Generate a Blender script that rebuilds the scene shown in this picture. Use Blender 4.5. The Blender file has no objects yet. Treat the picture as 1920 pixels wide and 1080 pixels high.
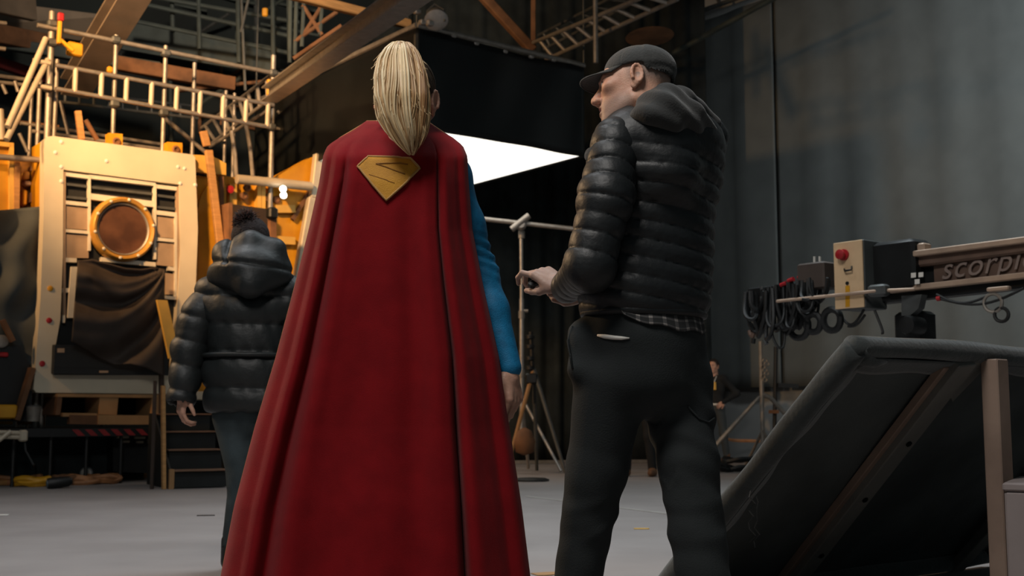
import bpy, bmesh, math, random
import numpy as np
from mathutils import Vector, Matrix
from mathutils.bvhtree import BVHTree

# ------------------------------------------------------------------ camera
F = 2200.0                      # focal length in pixels of the 1920 wide frame
CH = 0.74                       # camera height
PITCH = math.atan(240.0 / F)
scene = bpy.context.scene
COL = scene.collection
cam_d = bpy.data.cameras.new('camera')
cam_d.sensor_width = 36.0
cam_d.lens = 36.0 * F / 1920.0
cam_d.clip_end = 200
cam_d.dof.use_dof = True
cam_d.dof.focus_distance = 3.35
cam_d.dof.aperture_fstop = 6.3
cam = bpy.data.objects.new('camera', cam_d)
COL.objects.link(cam)
cam.location = (0, 0, CH)
cam.rotation_euler = (math.pi / 2 + PITCH, 0, 0)
scene.camera = cam

# ------------------------------------------------------------------ world
world = bpy.data.worlds.new('world')
scene.world = world
world.use_nodes = True
wb = world.node_tree.nodes['Background']
wb.inputs[0].default_value = (0.62, 0.80, 0.84, 1)
wb.inputs[1].default_value = 0.075

def lamp(name, kind, loc, target, energy, color, size=1.0, size_y=None, spot=None, blend=0.6):
    d = bpy.data.lights.new(name, kind)
    d.energy = energy
    d.color = color
    if kind == 'AREA':
        d.size = size
        if size_y:
            d.shape = 'RECTANGLE'; d.size_y = size_y
    else:
        d.shadow_soft_size = size
    if kind == 'SPOT':
        d.spot_size = math.radians(spot); d.spot_blend = blend
    o = bpy.data.objects.new(name, d)
    COL.objects.link(o)
    o.location = loc
    v = Vector(target) - Vector(loc)
    o.rotation_euler = v.to_track_quat('-Z', 'Y').to_euler()
    return o

WARM = (1.0, 0.56, 0.24)
COOL = (0.86, 0.96, 1.0)
# unseen lamps added overhead to brighten the people and the floor
lamp('overhead_fill', 'AREA', (-1.3, 1.0, 5.6), (0.2, 3.5, 1.2), 185, (1.0, 0.95, 0.9), 1.6, 1.6)
lamp('overhead_fill', 'SPOT', (2.0, 8.2, 8.6), (2.0, 8.3, 0), 1600, COOL, 1.2, None, 88, 0.9)
lamp('overhead_fill', 'SPOT', (-2.8, 6.2, 8.6), (-2.8, 6.3, 0), 1450, (0.95, 0.97, 1.0), 1.2, None, 82, 0.9)
lamp('roof_fill', 'SPOT', (-2.4, 8.4, 6.4), (-3.8, 17.4, 8.4), 2200, (1.0, 0.80, 0.60), 0.3, None, 70, 1.0)  # added lamp, brightens the dim roof steel at upper left
# wash on the grey drapes on the right
lamp('drape_wash', 'SPOT', (6.2, 9.0, 6.4), (8.6, 14.9, 5.0), 2400, (1.0, 1.0, 0.97), 0.5, None, 95, 1.0)
# tungsten lamps lighting the yellow set on the left
lamp('tungsten_lamp', 'SPOT', (-4.6, 7.9, 6.2), (-4.0, 13.4, 4.4), 4300, WARM, 0.25, None, 47, 0.9)
lamp('tungsten_lamp', 'SPOT', (-8.2, 8.6, 5.6), (-2.6, 15.4, 3.6), 1700, WARM, 0.25, None, 62, 0.7)
lamp('tungsten_lamp', 'SPOT', (-4.8, 6.6, 3.7), (0.2, 3.4, 1.35), 620, (1.0, 0.64, 0.34), 0.3, None, 66, 0.8)

scene.view_settings.view_transform = 'Standard'
scene.view_settings.look = 'None'
scene.view_settings.exposure = 0.0
scene.view_settings.gamma = 1.0
scene.view_settings.use_curve_mapping = False

# ------------------------------------------------------------------ geometry helpers
rnd = random.Random(7)
CP, SP = math.cos(PITCH), math.sin(PITCH)

def ray(px, py):
    u = (px - 960.0) / F; v = (540.0 - py) / F
    return np.array([u, CP - v * SP, SP + v * CP])

CAM = np.array([0.0, 0.0, CH])

def P(px, py, d):
    """point seen at a photo pixel, d metres ahead of the camera"""
    r = ray(px, py)
    return CAM + r * (d / r[1])

def onplane(px, py, o, n):
    r = ray(px, py)
    return CAM + r * (float(np.dot(np.asarray(o) - CAM, n)) / float(np.dot(r, n)))

def onfloor(px, py, z=0.0):
    return onplane(px, py, np.array([0, 0, z]), np.array([0, 0, 1.0]))

YAW = math.radians(52.2)
RV = np.array([math.sin(YAW), math.cos(YAW), 0.0])      # along the set front, away to the right
LV = np.array([-math.cos(YAW), math.sin(YAW), 0.0])     # away to the left
ZV = np.array([0.0, 0.0, 1.0])
V = lambda *a: np.array(a, float)

def nrm(v):
    v = np.asarray(v, float)
    return v / (np.linalg.norm(v) + 1e-12)

class MB:
    """collects shapes for one mesh"""
    def __init__(self):
        self.v = []; self.f = []; self.n = 0
    def add(self, verts, faces):
        b = self.n
        self.v.extend([tuple(map(float, p)) for p in verts])
        self.f.extend([tuple(b + i for i in f) for f in faces])
        self.n += len(verts)
        return self
    def prism(self, pts, vec):
        pts = [np.asarray(p, float) for p in pts]; vec = np.asarray(vec, float); n = len(pts)
        fs = [tuple(range(n))[::-1], tuple(range(n, 2 * n))]
        for i in range(n):
            j = (i + 1) % n
            fs.append((i, j, n + j, n + i))
        return self.add(pts + [p + vec for p in pts], fs)
    def box(self, c, size, ax=None, bev=0.0):
        ax = ax if ax is not None else (V(1, 0, 0), V(0, 1, 0), V(0, 0, 1))
        c = np.asarray(c, float)
        h = [s / 2.0 for s in size]
        if bev <= 0 or bev * 2.2 > min(size):
            vs = [c + ax[0] * h[0] * i + ax[1] * h[1] * j + ax[2] * h[2] * k
                  for k in (-1, 1) for j in (-1, 1) for i in (-1, 1)]
            return self.add(vs, [(0, 2, 3, 1), (4, 5, 7, 6), (0, 1, 5, 4), (2, 6, 7, 3), (0, 4, 6, 2), (1, 3, 7, 5)])
        b = bev
        oct_ = [(h[0] - b, -h[1]), (h[0], -h[1] + b), (h[0], h[1] - b), (h[0] - b, h[1]),
                (-h[0] + b, h[1]), (-h[0], h[1] - b), (-h[0], -h[1] + b), (-h[0] + b, -h[1])]
        inn = [(x * (h[0] - b) / h[0], y * (h[1] - b) / h[1]) for x, y in oct_]
        rings = [(inn, -h[2]), (oct_, -h[2] + b), (oct_, h[2] - b), (inn, h[2])]
        vs = []
        for pts, z in rings:
            vs += [c + ax[0] * x + ax[1] * y + ax[2] * z for x, y in pts]
        fs = [tuple(range(8))[::-1], tuple(range(24, 32))]
        for r in range(3):
            for i in range(8):
                j = (i + 1) % 8
                fs.append((r * 8 + i, r * 8 + j, r * 8 + 8 + j, r * 8 + 8 + i))
        return self.add(vs, fs)
    def bar(self, a, b, w, h, up=ZV, bev=0.0):
        a = np.asarray(a, float); b = np.asarray(b, float)
        d = nrm(b - a); s = np.cross(d, up)
        if np.linalg.norm(s) < 1e-3:
            s = np.cross(d, V(0, 1, 0))
        s = nrm(s); u = np.cross(s, d)
        return self.box((a + b) / 2, (np.linalg.norm(b - a), w, h), (d, s, u), bev)
    def tube(self, pts, r, n=10, cap=True, closed=False):
        pts = [np.asarray(p, float) for p in pts]
        m = len(pts)
        rr = [r] * m if np.isscalar(r) else list(r)
        vs, fs = [], []
        ref = None
        for i, p in enumerate(pts):
            if closed:
                t = pts[(i + 1) % m] - pts[i - 1]
            else:
                t = pts[min(i + 1, m - 1)] - pts[max(i - 1, 0)]
            t = nrm(t)
            if ref is None:
                ref = V(0, 0, 1) if abs(t[2]) < 0.9 else V(1, 0, 0)
            s = nrm(np.cross(t, ref)); u = np.cross(s, t); ref = u
            for k in range(n):
                a = 2 * math.pi * k / n
                vs.append(p + rr[i] * (s * math.cos(a) + u * math.sin(a)))
        for i in range(m if closed else m - 1):
            i2 = (i + 1) % m
            for k in range(n):
                k2 = (k + 1) % n
                fs.append((i * n + k, i2 * n + k, i2 * n + k2, i * n + k2))
        if cap and not closed:
            fs.append(tuple(range(n))); fs.append(tuple(range((m - 1) * n, m * n))[::-1])
        return self.add(vs, fs)
    def lathe(self, c, axis, prof, n=24, ref=None, cap=True):
        axis = nrm(axis)
        ref = V(0, 0, 1) if ref is None else ref
        if abs(np.dot(ref, axis)) > 0.9: ref = V(1, 0, 0)
        s = nrm(np.cross(axis, ref)); u = np.cross(axis, s)
        vs, fs = [], []
        for r, h in prof:
            for k in range(n):
                a = 2 * math.pi * k / n
                vs.append(np.asarray(c) + axis * h + r * (s * math.cos(a) + u * math.sin(a)))
        m = len(prof)
        for i in range(m - 1):
            for k in range(n):
                k2 = (k + 1) % n
                fs.append((i * n + k, i * n + k2, (i + 1) * n + k2, (i + 1) * n + k))
        if cap and prof[0][0] > 1e-6: fs.append(tuple(range(n))[::-1])
        if cap and prof[-1][0] > 1e-6: fs.append(tuple(range((m - 1) * n, m * n)))
        return self.add(vs, fs)
    def grid(self, G):
        """G[i][j] array of points"""
        G = np.asarray(G, float); a, b = G.shape[:2]
        fs = []
        for i in range(a - 1):
            for j in range(b - 1):
                fs.append((i * b + j, i * b + j + 1, (i + 1) * b + j + 1, (i + 1) * b + j))
        return self.add(list(G.reshape(-1, 3)), fs)

def link(o, parent=None):
    COL.objects.link(o)
    if parent is not None:
        o.parent = parent
        o.matrix_parent_inverse = Matrix.Translation(parent.location).inverted()
    return o

def fixn(me):
    bm = bmesh.new(); bm.from_mesh(me)
    bmesh.ops.recalc_face_normals(bm, faces=bm.faces)
    bm.to_mesh(me); bm.free()

def obj(name, mb, mat, parent=None, smooth=False, thick=None, fix=True, attrs=None):
    me = bpy.data.meshes.new(name)
    if isinstance(mb, MB):
        me.from_pydata(mb.v, [], mb.f)
    else:
        me.from_pydata([tuple(p) for p in mb[0].tolist()], [], [tuple(f) for f in mb[1].tolist()])
    me.update()
    if fix: fixn(me)
    if smooth == 'auto':
        me.polygons.foreach_set('use_smooth', [True] * len(me.polygons))
        me.set_sharp_from_angle(angle=math.radians(38))
    elif smooth:
        me.polygons.foreach_set('use_smooth', [True] * len(me.polygons))
    if attrs:
        for k, a in attrs.items():
            at = me.attributes.new(k, 'FLOAT', 'POINT')
            at.data.foreach_set('value', np.asarray(a, np.float32))
    me.materials.append(mat)
    o = bpy.data.objects.new(name, me)
    if thick:
        m = o.modifiers.new('thickness', 'SOLIDIFY'); m.thickness = thick; m.offset = 0
    return link(o, parent)

def tag(o, label=None, cat=None, group=None, kind=None):
    if label: o['label'] = label
    if cat: o['category'] = cat
    if group: o['group'] = group
    if cat and not kind: kind = 'thing'
    if kind: o['kind'] = kind
    return o

def thing(name, loc, label, cat, group=None):
    o = bpy.data.objects.new(name, None)
    o.empty_display_size = 0.1
    o.location = tuple(map(float, loc))
    COL.objects.link(o)
    return tag(o, label, cat, group)

def struct(o, label=None):
    return tag(o, label, None, None, 'structure')

# ------------------------------------------------------------------ materials
def lin(h):
    h = h.lstrip('#')
    out = []
    for i in (0, 2, 4):
        c = int(h[i:i + 2], 16) / 255.0
        out.append(c / 12.92 if c <= 0.04045 else ((c + 0.055) / 1.055) ** 2.4)
    return out

def mat(name, col, rough=0.7, metal=0.0, var=0.12, vs=6.0, bump=0.0, bs=80.0, sheen=0.0, spec=0.5, col2=None, emit=None, coords='Object', stretch=None):
    m = bpy.data.materials.new(name); m.use_nodes = True
    nt = m.node_tree; N = nt.nodes; L = nt.links
    b = N['Principled BSDF']
    c1 = lin(col)
    c2 = lin(col2) if col2 else [max(0, x * (1 - 2.2 * var)) for x in c1]
    tc = N.new('ShaderNodeTexCoord')
    mp = N.new('ShaderNodeMapping')
    if stretch: mp.inputs['Scale'].default_value = stretch
    L.new(tc.outputs[coords], mp.inputs[0])
    nz = N.new('ShaderNodeTexNoise'); nz.inputs['Scale'].default_value = vs; nz.inputs['Detail'].default_value = 5
    L.new(mp.outputs[0], nz.inputs['Vector'])
    rp = N.new('ShaderNodeValToRGB')
    rp.color_ramp.elements[0].position = 0.34; rp.color_ramp.elements[1].position = 0.66
    rp.color_ramp.elements[0].color = (*c2, 1); rp.color_ramp.elements[1].color = (*c1, 1)
    L.new(nz.outputs['Fac'], rp.inputs[0])
    L.new(rp.outputs[0], b.inputs['Base Color'])
    b.inputs['Roughness'].default_value = rough
    b.inputs['Metallic'].default_value = metal
    b.inputs['Specular IOR Level'].default_value = spec
    if sheen:
        b.inputs['Sheen Weight'].default_value = sheen
        b.inputs['Sheen Roughness'].default_value = 0.5
    if bump:
        n2 = N.new('ShaderNodeTexNoise'); n2.inputs['Scale'].default_value = bs; n2.inputs['Detail'].default_value = 4
        L.new(mp.outputs[0], n2.inputs['Vector'])
        bp = N.new('ShaderNodeBump'); bp.inputs['Strength'].default_value = bump; bp.inputs['Distance'].default_value = 0.01
        L.new(n2.outputs['Fac'], bp.inputs['Height']); L.new(bp.outputs[0], b.inputs['Normal'])
    if emit:
        b.inputs['Emission Color'].default_value = (*lin(emit[0]), 1)
        b.inputs['Emission Strength'].default_value = emit[1]
    return m

M = {}
M['floor'] = mat('floor_paint', '#8d8785', 0.75, 0, 0.06, 1.2, 0.05, 60, col2='#807a78')
M['wallgrey'] = mat('wall_paint', '#8a8e8f', 0.85, 0, 0.05, 0.8)
M['drape'] = mat('grey_drape', '#5c6263', 0.95, 0, 0.07, 2.0, 0.1, 300, spec=0.2)
M['blackcloth'] = mat('black_cloth', '#272c2d', 0.95, 0, 0.2, 3.0, 0.1, 200, spec=0.15)
M['softskirt'] = mat('softbox_skirt', '#16191a', 0.42, 0, 0.2, 1.2, 0.15, 5, spec=0.4)
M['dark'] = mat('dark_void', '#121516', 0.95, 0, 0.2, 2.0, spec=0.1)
M['roof'] = mat('roof_dark', '#222b2d', 0.9, 0, 0.2, 0.7)
M['alu'] = mat('aluminium', '#b7b2ac', 0.42, 0.75, 0.1, 12, 0.05, 90)
M['galv'] = mat('galvanised_tube', '#9a948c', 0.5, 0.55, 0.12, 14, 0.05, 120)
M['galvdark'] = mat('dull_steel', '#5d6060', 0.6, 0.5, 0.15, 8)
M['steel_teal'] = mat('painted_roof_steel', '#46504f', 0.7, 0.2, 0.15, 4)
M['timber'] = mat('raw_timber', '#b98a55', 0.75, 0, 0.12, 5, 0.1, 30, stretch=(1, 1, 8))
M['oldtimber'] = mat('old_timber', '#7d573a', 0.85, 0, 0.2, 5, 0.15, 30)
M['ply'] = mat('plywood', '#a57e54', 0.8, 0, 0.1, 4, 0.05, 40)
M['cream'] = mat('cream_paint', '#d2c7b0', 0.55, 0, 0.05, 2.5, 0.03, 150)
M['creamlight'] = mat('cream_trim', '#d8d0be', 0.5, 0, 0.05, 8)
M['beige'] = mat('beige_panel', '#a58d75', 0.75, 0, 0.08, 6)
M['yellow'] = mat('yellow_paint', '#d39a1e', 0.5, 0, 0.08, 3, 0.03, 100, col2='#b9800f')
M['yellowlight'] = mat('pale_yellow_paint', '#dcae52', 0.55, 0, 0.08, 4)
M['paleedge'] = mat('pale_edge', '#bdb29e', 0.5, 0.1, 0.06, 8)
M['blackplastic'] = mat('black_plastic', '#141617', 0.5, 0, 0.2, 10)
M['rubber'] = mat('cable_rubber', '#15181a', 0.6, 0, 0.2, 10)
M['tarp'] = mat('green_grey_tarp', '#43494a', 0.8, 0, 0.12, 3, 0.1, 20)
M['red'] = mat('red_paint', '#a81720', 0.5, 0, 0.1, 20)
M['white'] = mat('white_plastic', '#dedbd4', 0.45, 0, 0.05, 10)
M['orangecable'] = mat('orange_cable', '#b27a4e', 0.6, 0, 0.2, 9)
# ------------------------------------------------------------------ the setting
def rl(r, l, z=0.0):
    return RV * r + LV * l + ZV * z
W0 = onfloor(1350, 858)
WR, WL = float(np.dot(W0, RV)), float(np.dot(W0, LV))
BACK_L = WL + 4.5
CEIL = 10.2
struct(obj('floor', MB().prism([rl(-16, -8), rl(WR + .3, -8), rl(WR + .3, BACK_L + .3), rl(-16, BACK_L + .3)], (0, 0, -0.2)), M['floor']),
       'matt grey painted stage floor')
struct(obj('wall_right', MB().prism([rl(WR, -6), rl(WR, BACK_L), rl(WR, BACK_L, CEIL), rl(WR, -6, CEIL)], RV * 0.3), M['wallgrey']))
struct(obj('wall_back', MB().prism([rl(-16, BACK_L), rl(WR, BACK_L), rl(WR, BACK_L, CEIL), rl(-16, BACK_L, CEIL)], LV * 0.3), M['roof']))
struct(obj('ceiling', MB().prism([rl(-4, 5, CEIL), rl(WR, 5, CEIL), rl(WR, BACK_L, CEIL), rl(-4, BACK_L, CEIL)], (0, 0, .2)), M['roof']))
# floor seam strip (a slightly raised edge of the floor covering)
seam = MB()
seam.prism([onfloor(985, 930), onfloor(1250, 962), onfloor(1250, 964.5), onfloor(985, 931.5)], (0, 0, .004))
struct(obj('trim_1', seam, mat('seam_tape', '#a39e99', 0.7)))

def drape(name, p0, p1, z0, z1, amp, folds, material, label, seed=1, nx=160, nz=24, normal=None):
    r = random.Random(seed)
    d = p1 - p0; ln = np.linalg.norm(d); t = d / ln
    n = normal if normal is not None else nrm(np.cross(ZV, t))
    terms = [(r.uniform(.35, 1.9) * folds, r.uniform(0, 6.28), r.uniform(.3, 1.0), r.uniform(-.25, .25)) for _ in range(7)]
    G = np.zeros((nz, nx, 3))
    for i in range(nz):
        zz = z0 + (z1 - z0) * i / (nz - 1)
        for j in range(nx):
            s = j / (nx - 1)
            o = sum(a * math.sin(2 * math.pi * f * s + ph + sl * (z1 - zz)) for f, ph, a, sl in terms) / 2.4
            o = math.copysign(abs(o) ** .8, o)
            G[i, j] = p0 + d * s + n * (amp * o * (0.45 + .55 * (z1 - zz) / (z1 - z0))) + ZV * zz
    mb = MB(); mb.grid(G)
    o = obj(name, mb, material, None, True, thick=0.02)
    return tag(o, label, 'curtain')

def wallpt(t, off=0.25):
    return rl(WR - off, WL - t)
drape('stage_drape', wallpt(-4.3), wallpt(1.62), 1.23, 8.0, .045, 5, M['drape'],
      'tall dark grey drape hanging behind the person in the quilted jacket', 3)
drape('stage_drape', wallpt(1.66), wallpt(11.5), 1.23, 8.05, .03, 7, M['drape'],
      'wide grey drape above the camera crane, brightest at the right edge', 5)
rail = MB(); rail.tube([wallpt(-4.4, .42) + ZV * 8.12, wallpt(11.5, .42) + ZV * 8.12], .045, 8)
rail.tube([wallpt(-4.4, .7) + ZV * 8.45, wallpt(11.5, .7) + ZV * 8.45], .05, 8)
k = thing('drape_rail', wallpt(0, .42) + ZV * 8.12, 'dark steel rail pair carrying the grey drapes under the roof', 'rail')
obj('rail_tube', rail, M['galvdark'], k, 'auto')
for i in range(14):
    q = wallpt(-4 + i * 1.15, .42) + ZV * 8.12
    obj('hanger', MB().bar(q, q + ZV * 0.34 - RV * .28, .05, .05), M['galvdark'], k)
# black backing drape under the softbox
b0, b1 = onfloor(690, 868), onfloor(1338, 865)
drape('black_drape', b0, b1, 0.03, 7.9, .09, 16, M['blackcloth'],
      'floor-length black drape behind the light stand', 9, nx=220)
# pale ground rail at the foot of the black drape
tag(obj('floor_batten', MB().bar(onfloor(905, 870.5) + ZV * .03, onfloor(1335, 867.5) + ZV * .03, .06, .05), M['galv']),
    'pale batten along the foot of the black drape', 'batten')

# ------------------------------------------------------------------ overhead softbox
SC0 = P(780, 238, 13.4)
zb = SC0[2]; zt = P(780, 50, 13.4)[2]
SCR = onplane(1096, 297, SC0, LV)
lenR = float(np.dot(SCR - SC0, RV))
SCL = onplane(476, 350, SC0, RV)
lenL = float(np.dot(SCL - SC0, LV))
c0 = V(SC0[0], SC0[1], 0)
cR, cL, cF = c0 + RV * lenR, c0 + LV * lenL, c0 + RV * lenR + LV * lenL
sb = thing('overhead_softbox', c0 + ZV * zb, 'huge black-skirted overhead softbox with glowing white underside', 'softbox')
def skirt(a, b, n, amp, nx=60, nz=14, seed=0):
    r = random.Random(seed); G = np.zeros((nz, nx, 3))
    ph = [r.uniform(0, 6.28) for _ in range(4)]
    for i in range(nz):
        for j in range(nx):
            s = j / (nx - 1); q = i / (nz - 1)
            o = amp * (math.sin(9 * s + ph[0] + 2 * q) + .6 * math.sin(17 * s + ph[1] - 3 * q) + .5 * math.sin(5 * q + ph[2] + 4 * s)) * math.sin(math.pi * min(1, s * 12, (1 - s) * 12) / 2)
            sag = -0.03 * math.sin(math.pi * s) * q * q * (1 if amp > .01 else 0)
            G[i, j] = a + (b - a) * s + ZV * (zb + (zt - zb) * q + sag) + n * o
    m = MB(); m.grid(G); return m
obj('skirt', skirt(c0, cR, LV, .018, seed=2), M['softskirt'], sb, True, thick=.012)
obj('skirt', skirt(c0, cL, RV, .012, seed=4), M['softskirt'], sb, True, thick=.012)
obj('skirt', skirt(cR, cF, RV, .008, seed=5), M['softskirt'], sb, True, thick=.012)
obj('skirt', skirt(cL, cF, LV, .008, seed=6), M['softskirt'], sb, True, thick=.012)
e = .03
obj('top_cover', MB().prism([p + ZV * (zt - .25) for p in (c0 + (RV + LV) * e, cR + (LV - RV) * e, cF - (RV + LV) * e, cL + (RV - LV) * e)], (0, 0, .02)), M['softskirt'], sb)
M['glow'] = mat('diffusion_lit', '#fffdf6', .8, 0, .01, 1, emit=('#fffaee', 1.5))
obj('diffusion', MB().prism([p + ZV * (zb + .02) for p in (c0 + (RV + LV) * e, cR + (LV - RV) * e, cF - (RV + LV) * e, cL + (RV - LV) * e)], (0, 0, .015)), M['glow'], sb)
for a, b in ((c0, cR), (c0, cL), (cR, cF), (cL, cF)):
    obj('frame_tube', MB().tube([a + ZV * (zt + .02), b + ZV * (zt + .02)], .035, 8), M['galv'], sb, 'auto')
for a in (c0, cR, cL, cF):
    obj('suspension_cable', MB().tube([a + ZV * (zt), a + ZV * CEIL], .012, 6), M['galvdark'], sb, 'auto')
for i, s in enumerate((.08, .2, .33, .5, .66, .8, .93)):
    q = c0 + (cR - c0) * s + ZV * (zt + .05 - .1 * math.sin(math.pi * s))
    obj('clamp', MB().box(q, (.07, .05, .04), (RV, LV, ZV), .01), M['alu'], sb, 'auto')

# ------------------------------------------------------------------ roof steel, given by photo pixels at a distance
def beam(name, a, b, w, h, m, label, cat='beam', group=None):
    o = obj(name, MB().bar(a, b, w, h, bev=min(w, h) * .12), m)
    return tag(o, label, cat, group)
def ibeam(name, a, b, w, h, m, label):
    d = nrm(b - a); s = nrm(np.cross(d, ZV)); u = np.cross(s, d)
    t = thing(name, a, label, 'beam')
    for kx, nm in ((1, 'flange'), (-1, 'flange')):
        obj(nm, MB().bar(a + u * kx * h / 2, b + u * kx * h / 2, w, h * .1), m, t)
    obj('web', MB().bar(a, b, w * .12, h * .92), m, t)
    return t
def ladder(name, a0, a1, b0, b1, n, r, m, label, group=None, parent=None, inset=0.06):
    """ladder beam: chord a0-a1, chord b0-b1 and n rungs"""
    if parent is None:
        t = thing(name, a0, label, 'ladder beam', group)
        obj('chord', MB().tube([a0, a1], r, 10), m, t, 'auto')
        obj('chord', MB().tube([b0, b1], r, 10), m, t, 'auto')
    else:
        t = obj(name, MB().tube([a0, a1], r, 10).tube([b0, b1], r, 10), m, parent, 'auto')
    for i in range(n):
        s = inset + (1 - 2 * inset) * i / max(1, n - 1)
        obj('rung', MB().tube([a0 + (a1 - a0) * s, b0 + (b1 - b0) * s], r * .95, 8), m, t, 'auto')
    return t
roofw = mat('beige_girder', '#8b7c6c', .7, .1, .12, 3)  # beige of the girder, duct panel and cladding
# big aluminium I-beam running from upper centre down to the softbox corner
ibeam('roof_beam', P(792, -25, 9.2), P(505, 178, 14.2), .20, .16, M['alu'], 'silver roof beam slanting down to the left of the ponytail')
ibeam('roof_beam', P(258, -30, 13.2), P(140, 165, 15.2), .36, .24, roofw, 'broad beige girder slanting behind the scaffold guard rail')
tag(obj('roof_strut', MB().bar(P(892, -22, 15.5), P(1000, 96, 15.7), .13, .13, bev=.015), M['oldtimber']), 'brown diagonal strut above the softbox', 'strut')
tag(obj('roof_strut', MB().bar(P(1000, -22, 16.4), P(1000, 84, 16.4), .07, .07, bev=.01), M['oldtimber']), 'thin brown upright beside the diagonal strut above the softbox', 'strut')
tag(obj('warm_rail', MB().bar(P(540, -12, 14), P(768, 46, 15.4), .10, .12, bev=.012), M['timber']), 'raw timber rail crossing top centre above the silver beam', 'rail')
for i, px in enumerate((572, 668, 706)):
    pass
ladder('roof_ladder', P(1000, 80, 15.6), P(1226, -14, 12.9), P(1024, 112, 15.6), P(1270, -2, 12.9), 9, .028, M['galv'], 'grey ladder beam above and left of the dark cap')
ladder('roof_ladder', P(1010, 66, 17.5), P(1180, -22, 15.2), P(1020, 92, 17.5), P(1240, -22, 15.2), 7, .024, M['galvdark'], 'dull ladder beam half hidden behind the grey roof ladder')
tag(obj('roof_pole', MB().tube([P(1116, -20, 14), P(1117, 118, 14)], .03, 8), M['galv'], None, 'auto'), 'upright grey pole crossing the roof ladder', 'pole')
tag(obj('lamp_shade_disc', MB().lathe(P(1218, 66, 15), nrm(V(.05, -.1, -1)), [(.02, -.05), (.2, -.03), (.32, .02), (.30, .03), (0.02, .02)], 24), M['oldtimber'], None, 'auto'), 'reddish round lamp shade under the roof above the cap', 'lamp')
tag(obj('roof_rail', MB().tube([P(1170, 150, 19.5), P(1470, -14, 16.5)], .045, 8), M['steel_teal'], None, 'auto'), 'dark pipe running up to the right above the cap', 'pipe')
# glossy lamp cluster at the top corner of the softbox
lc = thing('work_lamp', P(815, 34, 13.1), 'round pale work lamp at the top corner of the softbox', 'lamp')
obj('lamp_head', MB().lathe(P(818, 38, 13.1), nrm(V(.1, -.5, -.6)), [(.02, -.16), (.09, -.14), (.13, -.02), (.14, .0), (.12, .01), (.02, .01)], 20), M['alu'], lc, 'auto')
obj('yoke', MB().tube([P(800, 42, 13.1), P(802, 20, 13.1), P(815, 8, 13.1), P(832, 18, 13.1), P(834, 40, 13.1)], .014, 8), M['galvdark'], lc, 'auto')
for i, (px, py) in enumerate(((782, 22), (792, 42), (806, 44))):
    obj('clamp', MB().box(P(px, py, 13.1), (.08, .07, .06), (RV, LV, ZV), .012), M['alu'], lc, 'auto')
# teal catwalk under the roof at upper left
cw = thing('roof_catwalk', P(262, 8, 17), 'dim teal steel catwalk with grid railings under the roof', 'catwalk')
for (x0, y0, x1, y1) in ((262, 6, 545, 68), (250, -12, 560, 42), (255, 40, 545, 100)):
    obj('rail', MB().tube([P(x0, y0, 17), P(x1, y1, 17.8)], .035, 8), M['steel_teal'], cw, 'auto')
for px, y0, y1 in ((322, -20, 60), (372, -20, 92), (446, -20, 118), (511, -20, 130), (541, -20, 108)):
    obj('upright', MB().tube([P(px, y0, 17.3), P(px + 2, y1, 17.3)], .035, 8), M['steel_teal'], cw, 'auto')
obj('side_panel', MB().prism([P(250, 42, 17.9), P(520, 88, 18.3), P(515, 140, 18.3), P(228, 92, 17.9)], LV * .05), M['steel_teal'], cw)
obj('hanger_rod', MB().tube([P(452, -20, 16.6), P(460, 170, 16.6)], .022, 8), M['galvdark'], cw, 'auto')
obj('hanger_rod', MB().tube([P(470, -20, 16.4), P(452, 60, 16.6)], .022, 8), M['galvdark'], cw, 'auto')
fr2 = thing('braced_steelwork', P(552, 110, 16), 'dark steel frame with diagonal braces left of the silver beam', 'steel frame')
for (x0, y0, x1, y1) in ((545, -15, 543, 118), (556, 0, 553, 104), (570, 4, 566, 88), (604, 12, 600, 66), (568, 10, 604, 66), (604, 10, 566, 70), (550, 110, 640, 48), (552, 78, 632, 22)):
    obj('brace', MB().tube([P(x0, y0, 16), P(x1, y1, 16)], .03, 8), M['oldtimber'] if x0 != x1 and abs(x0 - x1) > 20 else M['steel_teal'], fr2, 'auto')
rgd = thing('roof_grid', P(300, 60, 19), 'dim tangle of roof tubes and rods behind the scaffold', 'roof grid')
rr = random.Random(77)
for i in range(46):
    x = rr.uniform(-10, 560); y = rr.uniform(-10, 250) * (1 - max(0, x - 380) / 500)
    k_ = i % 3
    if k_ == 0: a, b = P(x, y - 60, 18.5 + .05 * i), P(x + rr.uniform(-3, 3), y + 60, 18.5 + .05 * i)
    elif k_ == 1: a, b = P(x - 70, y - 14, 18.4 + .05 * i), P(x + 70, y + 14, 18.7 + .05 * i)
    else: a, b = P(x - 40, y + 26, 18.6 + .05 * i), P(x + 40, y - 26, 18.2 + .05 * i)
    obj('tube', MB().tube([a, b], rr.uniform(.018, .04), 7), [M['steel_teal'], M['galvdark'], M['oldtimber']][rr.randrange(3)], rgd, 'auto')
tag(obj('yellow_hook_tag', MB().box(P(497, 23, 16.5), (.08, .05, .13), None, .015), M['yellow'], None, 'auto'), 'small yellow tag hanging from the catwalk railing', 'tag')
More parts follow.
